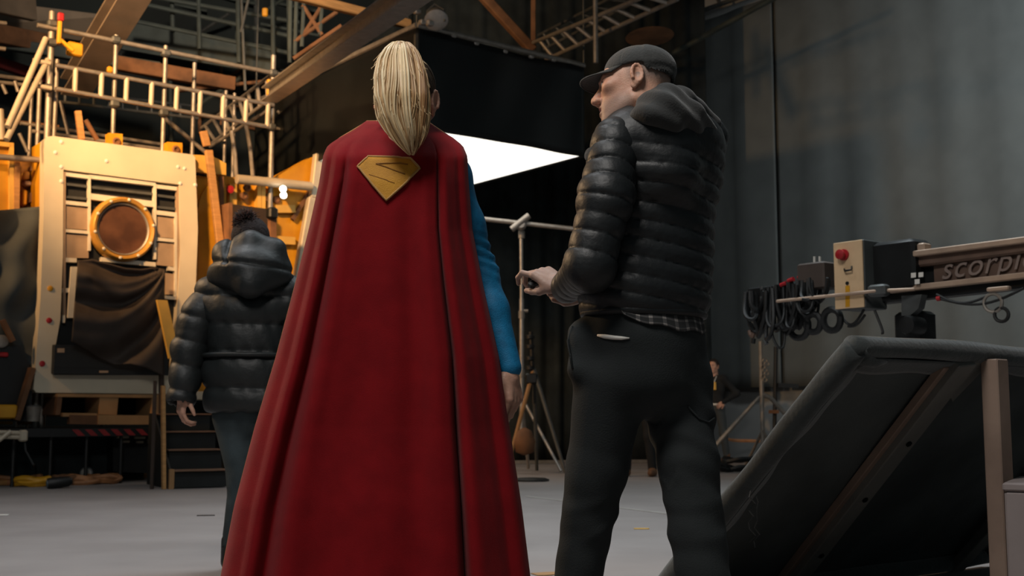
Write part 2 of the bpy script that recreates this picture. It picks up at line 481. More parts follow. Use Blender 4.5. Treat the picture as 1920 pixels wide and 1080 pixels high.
for i, (x0, y0, x1, y1, w, m, lab) in enumerate((
        (-20, -14, 62, 6, .5, roofw, 'wide beige duct panel at the very top left'),
        (-20, 60, 118, 88, .26, M['oldtimber'], 'brown plank behind the scaffold post at upper left'),
        (-20, 78, 300, 128, .16, M['steel_teal'], 'dark steel girder under the brown plank at upper left'),
        (215, 118, 440, 158, .20, M['oldtimber'], 'brown boards behind the guard rail posts'),
        (-20, 112, 95, 150, .16, mat('dark_red_cloth', '#5b1518', .9), 'dark red beam behind the left scaffold brace'),
        (330, 170, 512, 152, .05, M['oldtimber'], 'thin brown pole behind the ladder beam'))):
    tag(obj('roof_plank', MB().bar(P(x0, y0, 15.2 + .25 * i), P(x1, y1, 16 + .25 * i), .12, w, bev=.01), m), lab, 'beam')
tag(obj('beige_cladding', MB().prism([P(-30, 0, 17), P(215, 30, 18), P(150, 76, 18), P(-30, 46, 17)], LV * .08), roofw), 'beige wall panel behind the yellow harness at top left', 'panel')
# ------------------------------------------------------------------ padded frame (right foreground)
M['pad'] = mat('charcoal_padding', '#404545', .95, 0, .12, 9, .25, 60, sheen=.3, spec=.2)
M['padcloth'] = mat('frame_cloth', '#565b5b', .95, 0, .2, 2.2, .1, 40, spec=.15)
M['greypine'] = mat('grey_pine', '#8d786a', .8, 0, .15, 4, .12, 25, col2='#756256')
M['rib'] = mat('grey_rib_timber', '#6f6e69', .85, 0, .15, 4, .12, 30)
T0 = P(1604, 650, 3.75)
def proj(p):
    d = np.asarray(p) - CAM
    fz = d[1] * CP + d[2] * SP; up = -d[1] * SP + d[2] * CP
    return 960 + F * d[0] / fz, 540 - F * up / fz
best = min((abs((proj(V(*(T0[:2] + LV[:2] * a), .05))[0] - 1628) - (proj(V(*(T0[:2] + LV[:2] * a), .05))[1] - 628) * -(370 / 452.0)), a) for a in np.linspace(.4, 2, 81))
A_ = best[1]
B0 = V(*(T0[:2] + LV[:2] * A_), .05)
PLEN = 2.3
T1, B1 = T0 + RV * PLEN, B0 + RV * PLEN
pf = thing('padded_frame', V(B0[0], B0[1], 0), 'large charcoal padded frame leaning on timber legs at right', 'padded frame')
def wob_tube(a, b, r, n, seed, segs=40, amp=.004, end=0.0):
    rr = random.Random(seed); ps, rs = [], []
    ph = [rr.uniform(0, 6) for _ in range(4)]
    for i in range(segs + 1):
        s = i / segs
        w = amp * (math.sin(5 * s + ph[0]) + .7 * math.sin(13 * s + ph[1]))
        ps.append(np.asarray(a) + (np.asarray(b) - np.asarray(a)) * s + ZV * w)
        rs.append(r * (1 + .05 * math.sin(9 * s + ph[2]) + .04 * math.sin(23 * s + ph[3])))
    if end:
        rs[0] *= .35; rs[1] *= .85; rs[-1] *= .35; rs[-2] *= .85
    return MB().tube(ps, rs, n)
pn = nrm(np.cross(RV, B0 - T0))          # panel normal
if pn[2] < 0: pn = -pn
dn = nrm(B0 - T0)
obj('top_roll', wob_tube(T0 - RV * .02, T1, .036, 20, 1), M['pad'], pf, True)
obj('side_roll', wob_tube(T0 + dn * .0 - RV * .0, B0, .040, 20, 2), M['pad'], pf, True)
obj('side_roll', wob_tube(T1, B1, .040, 20, 3), M['pad'], pf, True)
obj('bottom_roll', wob_tube(B0, B1, .04, 16, 4), M['pad'], pf, True)
# corner fold of the wrapping
obj('corner_fold', MB().tube([T0 + RV * .01, T0 + RV * .05 + dn * .03 - pn * .02, T0 + RV * .10 + dn * .035 - pn * .035, T0 + RV * .16 + dn * .03 - pn * .032], [.037, .028, .016, .006], 12), M['pad'], pf, True)
# stretched cloth on the far side, hem flaps folded over
G = np.zeros((26, 40, 3)); r_ = random.Random(3)
for i in range(26):
    for j in range(40):
        s, t = j / 39, i / 25
        G[i, j] = T0 + (B0 - T0) * t + RV * PLEN * s + pn * (.012 + .012 * math.sin(6 * s + 3 * t) * math.sin(math.pi * t))
m_ = MB(); m_.grid(G); obj('cloth', m_, M['padcloth'], pf, True, thick=.006)
G = np.zeros((6, 50, 3))
for i in range(6):
    for j in range(50):
        s = j / 49; w = .085 + .012 * math.sin(s * 11) + .01 * math.sin(s * 29)
        G[i, j] = T0 + RV * (.06 + (PLEN - .06) * s) + dn * (.02 + w * i / 5) - pn * (.03 - .036 * (i / 5))
m_ = MB(); m_.grid(G); obj('hem_flap', m_, M['pad'], pf, True, thick=.004)
G = np.zeros((60, 6, 3)); LL = np.linalg.norm(B0 - T0)
for i in range(60):
    for j in range(6):
        t = i / 59; w = .09 + .014 * math.sin(t * 13) + .008 * math.sin(t * 31)
        G[i, j] = T0 + dn * (.08 + (LL - .1) * t) + RV * (.02 + w * j / 5) - pn * (.03 - .036 * (j / 5))
m_ = MB(); m_.grid(G); obj('hem_flap', m_, M['pad'], pf, True, thick=.004)
# timber rib under the cloth, parallel to the left side
q0 = onplane(1800, 690, T0 - pn * .03, pn); q1 = onplane(1478, 1105, T0 - pn * .03, pn)
dq = nrm(q1 - q0); q1 = q0 + dq * (np.linalg.norm(q1 - q0) * 1.03)
obj('rib', MB().bar(q0 - dq * .03, q1 + dq * 0.08, .10, .04, up=pn, bev=.004), M['rib'], pf)
obj('rib_edge', MB().bar(q0 + pn * .02 - np.cross(dq, pn) * .065, q1 + pn * .02 - np.cross(dq, pn) * .065, .03, .03, up=pn, bev=.003), M['greypine'], pf)
q2 = q0 + RV * 1.25; obj('rib', MB().bar(q2, q1 + RV * 1.25, .10, .04, up=pn, bev=.004), M['rib'], pf)
for s in (.28, .52, .78):
    q = q0 + (q1 - q0) * s - pn * .022
    obj('bolt', MB().lathe(q, -pn, [(.012, 0), (.012, .006), (.006, .009), (0.0005, .01)], 12), M['dark'], pf)
# timber post
pt = onplane(1849, 668, T0 - LV * .01, LV); pbm = V(pt[0], pt[1], 0)
obj('post', MB().bar(pbm - LV * .03, pt - LV * .03 - ZV * .012, .075, .065, up=LV, bev=.004), M['greypine'], pf)
q = pbm + RV * 1.15; obj('post', MB().bar(q - LV * .03, V(q[0], q[1], pt[2] - .02) - LV * .03, .075, .065, up=LV, bev=.004), M['greypine'], pf)
obj('gusset', MB().prism([pt + dn * .02 - RV * .11 - LV * .01, pt + dn * .02 + RV * .02 - LV * .01, pt + dn * .22 - RV * .0 - LV * .01, pt + dn * .12 - RV * .16 - LV * .01], -pn * .012), M['rib'], pf)
# frayed pale strings hanging from the left edge
st = MB()
r_ = random.Random(8)
for base in ((1408, 920), (1418, 930)):
    ps = [onplane(base[0], base[1], T0 - pn * .06, pn)]
    for i in range(1, 9):
        ps.append(onplane(base[0] + r_.uniform(-6, 9), base[1] + i * 12, T0 - pn * (.06 + .004 * i), pn))
    st.tube(ps, .0022, 5)
obj('loose_thread', st, M['pad'], pf, 'auto')
# grey crate at the right edge
a29 = math.radians(29); bs = V(math.cos(a29), -math.sin(a29), 0); bf = V(math.sin(a29), math.cos(a29), 0)
gc = P(1882, 905, 3.95)
gb = thing('grey_crate', V(gc[0], gc[1], 0), 'plain pale grey crate at the lower right corner', 'crate')
ctr = V(gc[0], gc[1], 0) + bs * .3 + bf * .25
M['crate'] = mat('grey_crate_paint', '#8f8482', .7, 0, .05, 5)
obj('body', MB().box(ctr + ZV * (gc[2] - .03) / 2, (.60, .50, gc[2] - .03), (bs, bf, ZV), .006), M['crate'], gb)
obj('lid', MB().box(ctr + ZV * (gc[2] - .014), (.61, .51, .028), (bs, bf, ZV), .006), M['crate'], gb)

# ------------------------------------------------------------------ camera crane
K0 = P(1617, 515, 7.0)
def K(px, py, off=0.0):
    return onplane(px, py, K0 + RV * off, RV)
M['craneblack'] = mat('crane_black', '#191b1c', .5, .2, .2, 8)
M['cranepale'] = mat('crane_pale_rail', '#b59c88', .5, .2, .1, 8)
M['cranebrown'] = mat('crane_shaded_rail', '#6d574b', .6, .2, .12, 8)  # darker copy of the pale rail, shade put into the colour
M['creampanel'] = mat('cream_control_panel', '#d9b992', .5, 0, .05, 10)
cr = thing('camera_crane', V(K(1715, 600, .3)[0], K(1715, 600, .3)[1], 0), 'telescopic camera crane arm with cable bundle reaching in from the right', 'camera crane')
# control box
f0, f1, f2, f3 = K(1562, 456), K(1617, 448), K(1617, 577), K(1562, 582)
zl, zh = f2[2], f1[2]
lbox = float(np.dot(f0 - f1, LV))
cb = f1 + LV * lbox / 2; cb = V(cb[0], cb[1], (zl + zh) / 2)
obj('control_box', MB().box(cb + RV * .12, (.22, lbox, zh - zl), (RV, LV, ZV), .006), mat('box_side_grey', '#4b4f4f', .6), cr)
face = obj('control_panel', MB().box(cb + RV * .002, (.012, lbox - .005, zh - zl - .006), (RV, LV, ZV), .003), M['creampanel'], cr)
kb = K(1583, 478, -.005)
obj('stop_button', MB().lathe(kb, -RV, [(.035, 0), (.035, .012), (.018, .014), (.018, .03), (.03, .034), (.03, .05), (.012, .056), (.001, .057)], 20), M['red'], face, 'auto')
obj('switch', MB().lathe(K(1575, 474, -.005), -RV, [(.014, 0), (.014, .02), (.001, .022)], 12), M['yellow'], face, 'auto')
obj('handle', MB().tube([K(1583, 505, -.004), K(1584, 508, -.03), K(1596, 506, -.03), K(1597, 500, -.004)], .006, 8), M['craneblack'], face, 'auto')
obj('keyhole', MB().lathe(K(1589, 531, -.005), -RV, [(.011, 0), (.011, .006), (.001, .007)], 12), M['craneblack'], face)
obj('yellow_strip', MB().prism([K(1585, 536, -.006), K(1593, 535, -.006), K(1593, 575, -.006), K(1585, 576, -.006)], RV * .004), M['yellow'], face)
# main arm: pale top rail, dark body, pale bottom rail; runs toward the camera to the right
def arm(name, x0, y0, x1, y1, off, w, h, m, ext=3.0, parent=cr):
    a = K(x0, y0, off); b = K(x1, y1, off); d = nrm(b - a); b = b + d * ext
    return obj(name, MB().bar(a, b, w, h, bev=min(w, h) * .15), m, parent)
arm('top_rail', 1682, 482, 1920, 452, .16, .10, .035, M['cranepale'])
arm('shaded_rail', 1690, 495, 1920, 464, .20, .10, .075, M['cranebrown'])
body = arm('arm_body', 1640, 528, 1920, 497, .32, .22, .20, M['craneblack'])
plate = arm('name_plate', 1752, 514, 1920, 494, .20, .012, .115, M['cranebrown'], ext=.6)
arm('bottom_rail', 1668, 545, 1920, 517, .14, .05, .034, M['cranepale'])
arm('lower_channel', 1650, 560, 1920, 530, .24, .12, .07, M['craneblack'])
rodA, rodB = K(1457, 565, -.03), K(1640, 546, -.03)
obj('guide_rod', MB().tube([rodA, rodB, rodB + nrm(rodB - rodA) * .2 + RV * .1], .011, 10), M['cranepale'], cr, 'auto')
obj('rod_clamp', MB().box(K(1648, 545, -.0), (.07, .12, .07), (RV, LV, ZV), .012), M['galvdark'], cr, 'auto')
obj('arm_head', MB().box((K(1655, 500, .2) + K(1728, 500, .2)) / 2, (.2, np.linalg.norm(K(1650, 500, .2) - K(1730, 500, .2)), .30), (RV, LV, ZV), .02), M['craneblack'], cr, 'auto')
for x, y in ((1708, 512), (1722, 511), (1715, 524)):
    obj('sticker', MB().prism([K(x, y, .09), K(x + 9, y - 1, .09), K(x + 9, y + 8, .09), K(x, y + 9, .09)], RV * .003), M['white'], cr)
obj('rail_stop', MB().box(K(1733, 466, .16), (.08, .05, .06), (RV, LV, ZV), .008), M['cranepale'], cr, 'auto')
# lettering on the plate
fc = bpy.data.curves.new('lettering', 'FONT'); fc.body = 'scorpio'; fc.size = .178; fc.extrude = .002; fc.shear = .35; fc.space_character = 1.08
ft = bpy.data.objects.new('text_source', fc); COL.objects.link(ft)
bpy.context.view_layer.update()
fme = bpy.data.meshes.new_from_object(ft.evaluated_get(bpy.context.evaluated_depsgraph_get()))
bpy.data.objects.remove(ft); fme.name = 'lettering'; fme.materials.clear()
fo = bpy.data.objects.new('lettering', fme)
fo.data.materials.append(mat('faded_print', '#8d7c74', .6))
tp = K(1764, 524, .175)
tdir = nrm(K(1920, 503, .175) - tp); tn = -RV; tup = nrm(np.cross(tn, tdir))
link(fo, None); fo.matrix_world = Matrix(((tdir[0], tup[0], tn[0], tp[0]), (tdir[1], tup[1], tn[1], tp[1]), (tdir[2], tup[2], tn[2], tp[2]), (0, 0, 0, 1)))
fo.parent = plate
# column and tilt head under the arm
cc = K(1715, 585, .30)
obj('column', MB().box(V(cc[0], cc[1], (cc[2] - .02) / 2 + .04), (.16, .20, cc[2] - .06), (RV, LV, ZV), .02), M['craneblack'], cr, 'auto')
obj('base', MB().box(V(cc[0], cc[1], .06), (.9, .9, .12), (RV, LV, ZV), .02), M['craneblack'], cr, 'auto')
obj('tilt_bracket', MB().prism([K(1690, 555, .1), K(1728, 552, .1), K(1722, 578, .1), K(1706, 592, .1), K(1690, 592, .1)], RV * .06), M['galvdark'], cr)
obj('motor', MB().lathe(K(1705, 610, .1), -RV, [(.055, -.1), (.06, 0), (.05, .03), (.01, .035)], 20), M['craneblack'], cr, 'auto')
# motor block left of the panel
obj('winch_block', MB().box((K(1510, 522, .1) + K(1558, 516, .1)) / 2, (.16, np.linalg.norm(K(1510, 522, .1) - K(1561, 516, .1)), .17), (RV, LV, ZV), .01), mat('winch_brown', '#4c413b', .6), cr, 'auto')
for x in (1527, 1537):
    obj('antenna', MB().tube([K(x, 500, .1), K(x, 481, .1)], .008, 6), M['white'], cr, 'auto')
for x, y in ((1464, 535), (1478, 527), (1497, 521), (1524, 500)):
    obj('red_plug', MB().tube([K(x, y, .04), K(x + 10, y - 4, .04)], .015, 8), M['red'], cr, 'auto')
# cable loops
rr = random.Random(21)
for i in range(48):
    x = rr.uniform(1408, 1540); top = 548 - (x - 1410) * .22; dep = rr.uniform(55, 120) * (1 - abs(x - 1462) / 150)
    w = rr.uniform(12, 34); off = rr.uniform(-.02, .2)
    ps = []
    for k_ in range(15):
        a = math.pi * k_ / 14
        ps.append(K(x - w * math.cos(a) / 2 + 3 * math.sin(3 * a + i), top + dep * math.sin(a) ** .75, off + .03 * math.sin(2 * a + i)))
    obj('cable_loop', MB().tube(ps, rr.uniform(.008, .015), 6), M['rubber'], cr, 'auto')
for x, y, R in ((1560, 600, 20), (1498, 612, 22), (1525, 606, 17)):
    ps = [K(x + R * math.cos(a) * .8, y + R * math.sin(a), .08 + .01 * math.sin(a)) for a in np.linspace(0, 2 * math.pi, 20, endpoint=False)]
    obj('coiled_cable', MB().tube(ps, .022, 7, closed=True), M['rubber'], cr, 'auto')
for i in range(16):
    x = rr.uniform(1404, 1440); y = rr.uniform(535, 640)
    obj('connector', MB().tube([K(x, y, .06), K(x + rr.uniform(-4, 4), y + 9, .06)], .016, 7), [M['galvdark'], M['craneblack'], M['cranebrown']][i % 3], cr, 'auto')
obj('connector_panel', MB().box((K(1410, 560, .1) + K(1508, 545, .1)) / 2, (.1, np.linalg.norm(K(1410, 560, .1) - K(1508, 545, .1)), .12), (RV, LV, ZV), .01), M['craneblack'], cr)
for k_, (x0, y0, x1, y1, sg) in enumerate(((1572, 585, 1620, 580, 26), (1640, 582, 1652, 625, 14), (1756, 552, 1850, 556, 14), (1762, 560, 1920, 540, 20), (1590, 612, 1622, 590, 8))):
    ps = [K(x0 + (x1 - x0) * s + (8 * math.sin(3 * s) if k_ == 1 else 0), y0 + (y1 - y0) * s + sg * math.sin(math.pi * s), .1) for s in np.linspace(0, 1, 14)]
    obj('hanging_cable', MB().tube(ps, .008, 6), M['rubber'], cr, 'auto')
for x, y, R in ((1862, 568, 17), (1878, 590, 13)):
    ps = [K(x + R * math.cos(a), y + R * math.sin(a), .1) for a in np.linspace(0, 2 * math.pi, 18, endpoint=False)]
    obj('hose_loop', MB().tube(ps, .010, 7, closed=True), M['galv'] if R > 15 else M['rubber'], cr, 'auto')
obj('red_plug', MB().tube([K(1757, 560, .1), K(1764, 559, .1)], .015, 8), M['red'], cr, 'auto')
obj('latch', MB().box(K(1873, 542, .1), (.04, .13, .025), (RV, LV, ZV), .006), M['cranepale'], cr)

# ------------------------------------------------------------------ stands in the distance
gs = thing('light_stand', onfloor(978, 884), 'chrome stand with crossbar in front of the black drape', 'stand')
D = onfloor(978, 884)[1]
obj('pole', MB().tube([onfloor(978, 884) + ZV * .25, P(978, 560, D)], .034, 10), M['alu'], gs, 'auto')
obj('riser', MB().tube([P(978, 570, D), P(977, 418, D)], .026, 10), M['alu'], gs, 'auto')
for y in (590, 440, 700):
    obj('collar', MB().tube([P(978, y - 7, D), P(978, y + 7, D)], .046, 10), M['galv'], gs, 'auto')
obj('knob', MB().tube([P(980, 583, D), P(990, 583, D)], .022, 8), M['galv'], gs, 'auto')
obj('crossbar', MB().tube([P(900, 410, D - .05), P(1120, 434, D - .05)], .032, 10), M['alu'], gs, 'auto')
obj('clamp_arm', MB().tube([P(959, 430, D - .12), P(992, 404, D - .12)], .045, 10), M['alu'], gs, 'auto')
obj('grip_head', MB().lathe(P(977, 420, D - .14), V(0, 1, 0), [(.05, 0), (.075, .03), (.075, .12), (.05, .15)], 14), M['alu'], gs, 'auto')
for dx, dy in ((-.55, -.2), (.52, -.3), (.1, .6)):
    b = onfloor(978, 884)
    obj('leg', MB().tube([V(b[0], b[1], 1.0), b + V(dx, dy, .02)], .022, 8), M['alu'], gs, 'auto')
tr = thing('tripod', onfloor(1001, 888), 'dark camera tripod with a pale wooden leg beside the chrome stand', 'tripod')
D2 = onfloor(1001, 888)[1]; b = onfloor(1001, 888)
for dx, dy, m in ((-.36, -.15, M['ply']), (.40, -.2, M['galvdark']), (.05, .5, M['galvdark'])):
    obj('leg', MB().tube([V(b[0], b[1], 1.35), b + V(dx, dy, .02)], [.03, .022], 8), m, tr, 'auto')
obj('centre_column', MB().tube([V(b[0], b[1], .9), P(995, 622, D2)], .03, 8), M['blackplastic'], tr, 'auto')
for y in (632, 650, 672, 690):
    obj('knob', MB().lathe(P(994, y, D2), ZV, [(.03, -.03), (.06, -.02), (.06, .02), (.03, .03)], 12), M['blackplastic'], tr, 'auto')
obj('head', MB().box(P(996, 710, D2), (.16, .12, .14), None, .02), M['blackplastic'], tr, 'auto')
obj('weight_bag', MB().lathe(V(b[0] - .12, b[1] - .1, .42), ZV, [(.02, -.18), (.12, -.14), (.14, 0), (.09, .13), (.02, .17)], 14), M['oldtimber'], tr, True)
tag(obj('stand_weight', MB().lathe(onfloor(997, 902), ZV, [(.2, 0), (.2, .02), (.16, .035), (.001, .04)], 20), M['blackplastic'], None, 'auto'), 'flat black disc weight on the floor under the tripod', 'weight')
# grip stand at the right, half hidden by the padded frame
d3 = onfloor(1428, 884)[1]
g2 = thing('grip_stand', onfloor(1428, 884), 'slim pale grip stand with slanted boom below the cable bundle', 'stand')
obj('pole', MB().tube([onfloor(1432, 884) + ZV * .0, P(1426, 640, d3)], .03, 8), M['galv'], g2, 'auto')
obj('boom', MB().tube([P(1328, 851, d3 - .1), P(1424, 744, d3 - .1)], [.035, .022], 8), M['galv'], g2, 'auto')
obj('arm', MB().tube([P(1430, 740, d3), P(1445, 746, d3), P(1472, 776, d3)], .03, 8), M['galv'], g2, 'auto')
for i in range(7):
    obj('chain_link', MB().tube([P(1434 + 4 * math.sin(i * 2.1) + 4 * math.cos(a), 676 + i * 6 + 4 * math.sin(a), d3 - .06) for a in np.linspace(0, 6.28, 8, endpoint=False)], .008, 5, closed=True), M['galv'], g2, 'auto')
obj('leg', MB().tube([V(onfloor(1432, 884)[0], d3, .55), onfloor(1475, 892)], .02, 8), M['galv'], g2, 'auto')
obj('leg', MB().tube([V(onfloor(1432, 884)[0], d3, .55), onfloor(1395, 880)], .02, 8), M['galv'], g2, 'auto')
g3 = thing('black_stand', onfloor(1452, 878), 'thin black stand beside the pale grip stand', 'stand')
d4 = onfloor(1452, 878)[1]
obj('pole', MB().tube([onfloor(1451, 878), P(1455, 650, d4)], .03, 8), M['blackplastic'], g3, 'auto')
obj('bracket', MB().bar(P(1458, 722, d4 - .05), P(1496, 724, d4 - .05), .08, .06), M['blackplastic'], g3)
obj('clamp', MB().bar(P(1442, 772, d4 - .05), P(1460, 772, d4 - .05), .05, .05), M['oldtimber'], g3)
tag(obj('rope_barrier', MB().tube([P(1352, 822, 20), P(1380, 826, 20), P(1425, 827, 20)], .03, 6), M['orangecable'], None, 'auto'), 'dull orange rope strung across beside the far person', 'rope')
cbn = MB(); rr = random.Random(4)
base = onfloor(1358, 884)
for i in range(7):
    c_ = base + V(rr.uniform(-.28, .3), rr.uniform(-.2, .2), .05 + .05 * (i % 3))
    R = rr.uniform(.12, .26)
    cbn.tube([c_ + V(R * math.cos(a), R * .8 * math.sin(a), .02 * math.sin(3 * a)) for a in np.linspace(0, 2 * math.pi, 18, endpoint=False)], .035, 6, closed=True)
tag(obj('cable_coil', cbn, M['rubber'], None, 'auto'), 'heap of black cable on the floor at the far person\'s feet', 'cable')
# scraps of tape on the floor
def scrap(px, py, l, w, m, label, ang=0.0):
    c_ = onfloor(px, py); a = V(math.cos(ang), math.sin(ang), 0); b_ = V(-math.sin(ang), math.cos(ang), 0)
    pts = [c_ + a * l * x + b_ * w * y for x, y in ((-.5, -.4), (-.2, -.5), (.3, -.42), (.5, -.3), (.48, .4), (.1, .5), (-.3, .42), (-.5, .45))]
    return tag(obj('tape_scrap', MB().prism([p + ZV * .001 for p in pts], (0, 0, .004)), m), label, 'tape')
scrap(1203, 992, .10, .05, M['yellowlight'], 'small yellow tape scrap on the floor between the walking person\'s legs')
scrap(4, 966, .10, .07, M['white'], 'white tape scrap on the floor at the left edge')
scrap(386, 967, .13, .05, M['blackplastic'], 'black tape scrap on the floor near the steps', .2)
scrap(1132, 993, .06, .04, M['blackplastic'], 'tiny dark tape scrap on the floor beside the walking person\'s leg')
scrap(1026, 1077, .13, .10, M['ply'], 'tan tape scrap on the floor right of the cape hem', .4)
# ------------------------------------------------------------------ the yellow set on the left
S0 = P(75, 735, 12.8)
NF = -LV                                     # set front faces this way
def A(px, py, off=0.0):
    return onplane(px, py, S0 + LV * off, LV)
def plate(mb, pts, off, th):
    return mb.prism([A(x, y, off) for x, y in pts], LV * th)

sd = thing('set_doorway', V(S0[0], S0[1], S0[2]), 'cream framed set doorway with round porthole and hung black cloth', 'set piece')
outer_l = [(83, 268), (82, 400), (76, 560), (64, 728), (70, 736)]
inner_l = [(119, 318), (118, 480), (113, 600), (103, 655), (100, 703)]
fr = MB()
plate(fr, [(83, 270), (84, 261), (90, 256), (100, 255), (362, 290), (366, 296), (336, 346), (119, 318)], 0, .16)
plate(fr, [(83, 270), (119, 318), (118, 480), (82, 400)], 0, .16)
plate(fr, [(82, 400), (118, 480), (113, 600), (76, 560)], 0, .16)
plate(fr, [(76, 560), (113, 600), (103, 655), (100, 703), (68, 736), (63, 730)], 0, .16)
plate(fr, [(68, 736), (100, 703), (322, 704), (345, 739)], 0, .16)
plate(fr, [(366, 296), (371, 430), (338, 470), (336, 346)], 0, .16)
plate(fr, [(371, 430), (366, 570), (331, 600), (338, 470)], 0, .16)
plate(fr, [(366, 570), (345, 739), (322, 704), (331, 600)], 0, .16)
obj('frame', fr, M['cream'], sd)
obj('side_shell', MB().prism([A(366, 296, .16), A(371, 430, .16), A(366, 570, .16), A(345, 739, .16), A(68, 736, .16), A(63, 730, .16), A(82, 400, .16), A(83, 262, .16), A(100, 255, .16), A(362, 290, .16)], LV * .5), M['yellow'], sd)
obj('backing', MB().prism([A(100, 320, .10), A(340, 350, .10), A(340, 706, .10), A(96, 706, .10)], LV * .05), mat('doorway_backing', '#1d2022', .8), sd)
def pbar(name, x0, y0, x1, y1, w, m, off=.02, th=.07, parent=None, vert=False):
    h = w / 2.0
    if vert: pts = [(x0 - h, y0), (x0 + h, y0), (x1 + h, y1), (x1 - h, y1)]
    else: pts = [(x0, y0 - h), (x1, y1 - h), (x1, y1 + h), (x0, y0 + h)]
    return obj(name, plate(MB(), pts, off, th), m, parent or sd)
# grille bars
pbar('grille_bar', 121, 326, 168, 332, 7, M['creamlight'])
pbar('grille_bar', 167, 331, 292, 345, 7, M['creamlight'])
pbar('grille_bar', 291, 349, 334, 354, 7, M['creamlight'])
pbar('grille_bar', 169, 368, 291, 383, 11, M['creamlight'])
pbar('grille_bar', 120, 379, 168, 384, 7, M['creamlight'])
pbar('grille_bar', 292, 398, 335, 403, 8, M['creamlight'])
pbar('grille_bar', 121, 432, 168, 436, 6, M['creamlight'])
pbar('grille_bar', 293, 448, 335, 452, 6, M['creamlight'])
pbar('grille_bar', 120, 487, 144, 488, 8, M['creamlight'])
pbar('grille_bar', 190, 486, 292, 496, 8, M['creamlight'])
pbar('grille_bar', 316, 503, 334, 506, 7, M['creamlight'])
pbar('grille_bar', 118, 544, 142, 545, 8, M['creamlight'])
pbar('grille_bar', 308, 557, 331, 559, 6, M['creamlight'])
for x, y0, y1 in ((168, 330, 470), (291, 345, 486), (121, 322, 600), (334, 350, 600), (330, 404, 556)):
    pbar('grille_post', x, y0, x, y1, 4.5, M['beige'] if x in (121, 334) else M['creamlight'], .015, .06, vert=True)
# dark louvre slats inside the three openings
for (x0, y0, x1, y1) in ((124, 345, 166, 350), (171, 351, 289, 364), (294, 366, 331, 371), (124, 369, 166, 373), (294, 388, 331, 392)):
    pbar('louvre_slat', x0, y0, x1, y1, 4.5, M['galvdark'], .05, .02)
# beige panels
for pts in (((123, 386), (166, 391), (166, 431), (123, 428)), ((123, 439), (166, 441), (166, 484), (123, 483)),
            ((294, 406), (328, 410), (328, 447), (294, 444)), ((294, 455), (328, 457), (328, 500), (294, 497)),
            ((310, 512), (328, 514), (326, 552), (310, 552))):
    obj('panel', plate(MB(), pts, .045, .03), M['beige'], sd)
pbar('clamp_strip', 140, 500, 133, 596, 13, M['creamlight'], .0, .04, vert=True)
pbar('corner_bracket', 118, 598, 122, 598, 14, M['creamlight'], .01, .04)
# porthole
pc = A(230, 430, 0)
pr = abs(float(np.dot(A(286, 437, 0) - pc, RV)))
NFp = NF
ring = obj('porthole_ring', MB().lathe(pc + LV * .05, NFp, [(pr * .84, 0), (pr * .86, .07), (pr * .90, .11), (pr * .98, .12), (pr * 1.05, .09), (pr * 1.07, 0), (pr * .84, 0)], 48, cap=False), mat('brass_ring_paint', '#cf9a45', .35, .35, .08, 10), sd, 'auto')
obj('porthole_rim', MB().lathe(pc + LV * .05, NFp, [(pr * .80, .03), (pr * .81, .075), (pr * .85, .085), (pr * .87, .06), (pr * .80, .03)], 48, cap=False), M['galv'], ring, 'auto')
glass = mat('porthole_glass', '#6b4a38', .22, 0, .3, 3.0, spec=.35, col2='#4a3329')  # brownish reflection put into the glass colour
obj('porthole_glass', MB().lathe(pc + LV * .03, NFp, [(pr * .85, 0), (pr * .85, .03), (pr * .4, .032), (.001, .033)], 48), glass, ring, 'auto')
for i in range(10):
    a = 2 * math.pi * i / 10 + .2
    q = pc + NF * .065 + RV * pr * .97 * math.cos(a) + ZV * pr * .97 * math.sin(a)
    obj('bolt', MB().lathe(q, NF, [(.018, 0), (.018, .012), (.008, .018), (.001, .018)], 8), M['creamlight'], ring)
# tracking markers
for i, (x, y) in enumerate(((115, 266), (104, 286), (115, 313), (115, 340), (334, 313), (346, 316), (338, 344), (366, 347), (200, 302))):
    obj('marker', MB().lathe(A(x, y, -.001), NF, [(.022, 0), (.022, .005), (.012, .011), (.001, .012)], 12), M['white'], sd, 'auto')
for x, y, m in ((94, 541, M['yellow']), (92, 601, M['red']), (79, 682, M['red'])):
    obj('marker', MB().lathe(A(x, y, -.001), NF, [(.032, 0), (.032, .005), (.02, .01), (.001, .01)], 14), m, sd, 'auto')
# black case at the foot of the doorway
case = thing('equipment_case', A(200, 702, -.12), 'long black equipment case across the foot of the cream doorway', 'case')
obj('body', plate(MB(), [(103, 646), (315, 652), (315, 702), (101, 700)], -.10, .12), M['blackplastic'], case)
obj('lid_edge', plate(MB(), [(101, 690), (316, 694), (316, 704), (100, 701)], -.13, .04), M['blackplastic'], case)
obj('label_plate', plate(MB(), [(108, 653), (121, 653), (121, 661), (108, 661)], -.108, .01), M['beige'], case)
obj('latch', plate(MB(), [(187, 695), (203, 695), (203, 699), (187, 699)], -.14, .012), M['beige'], case)
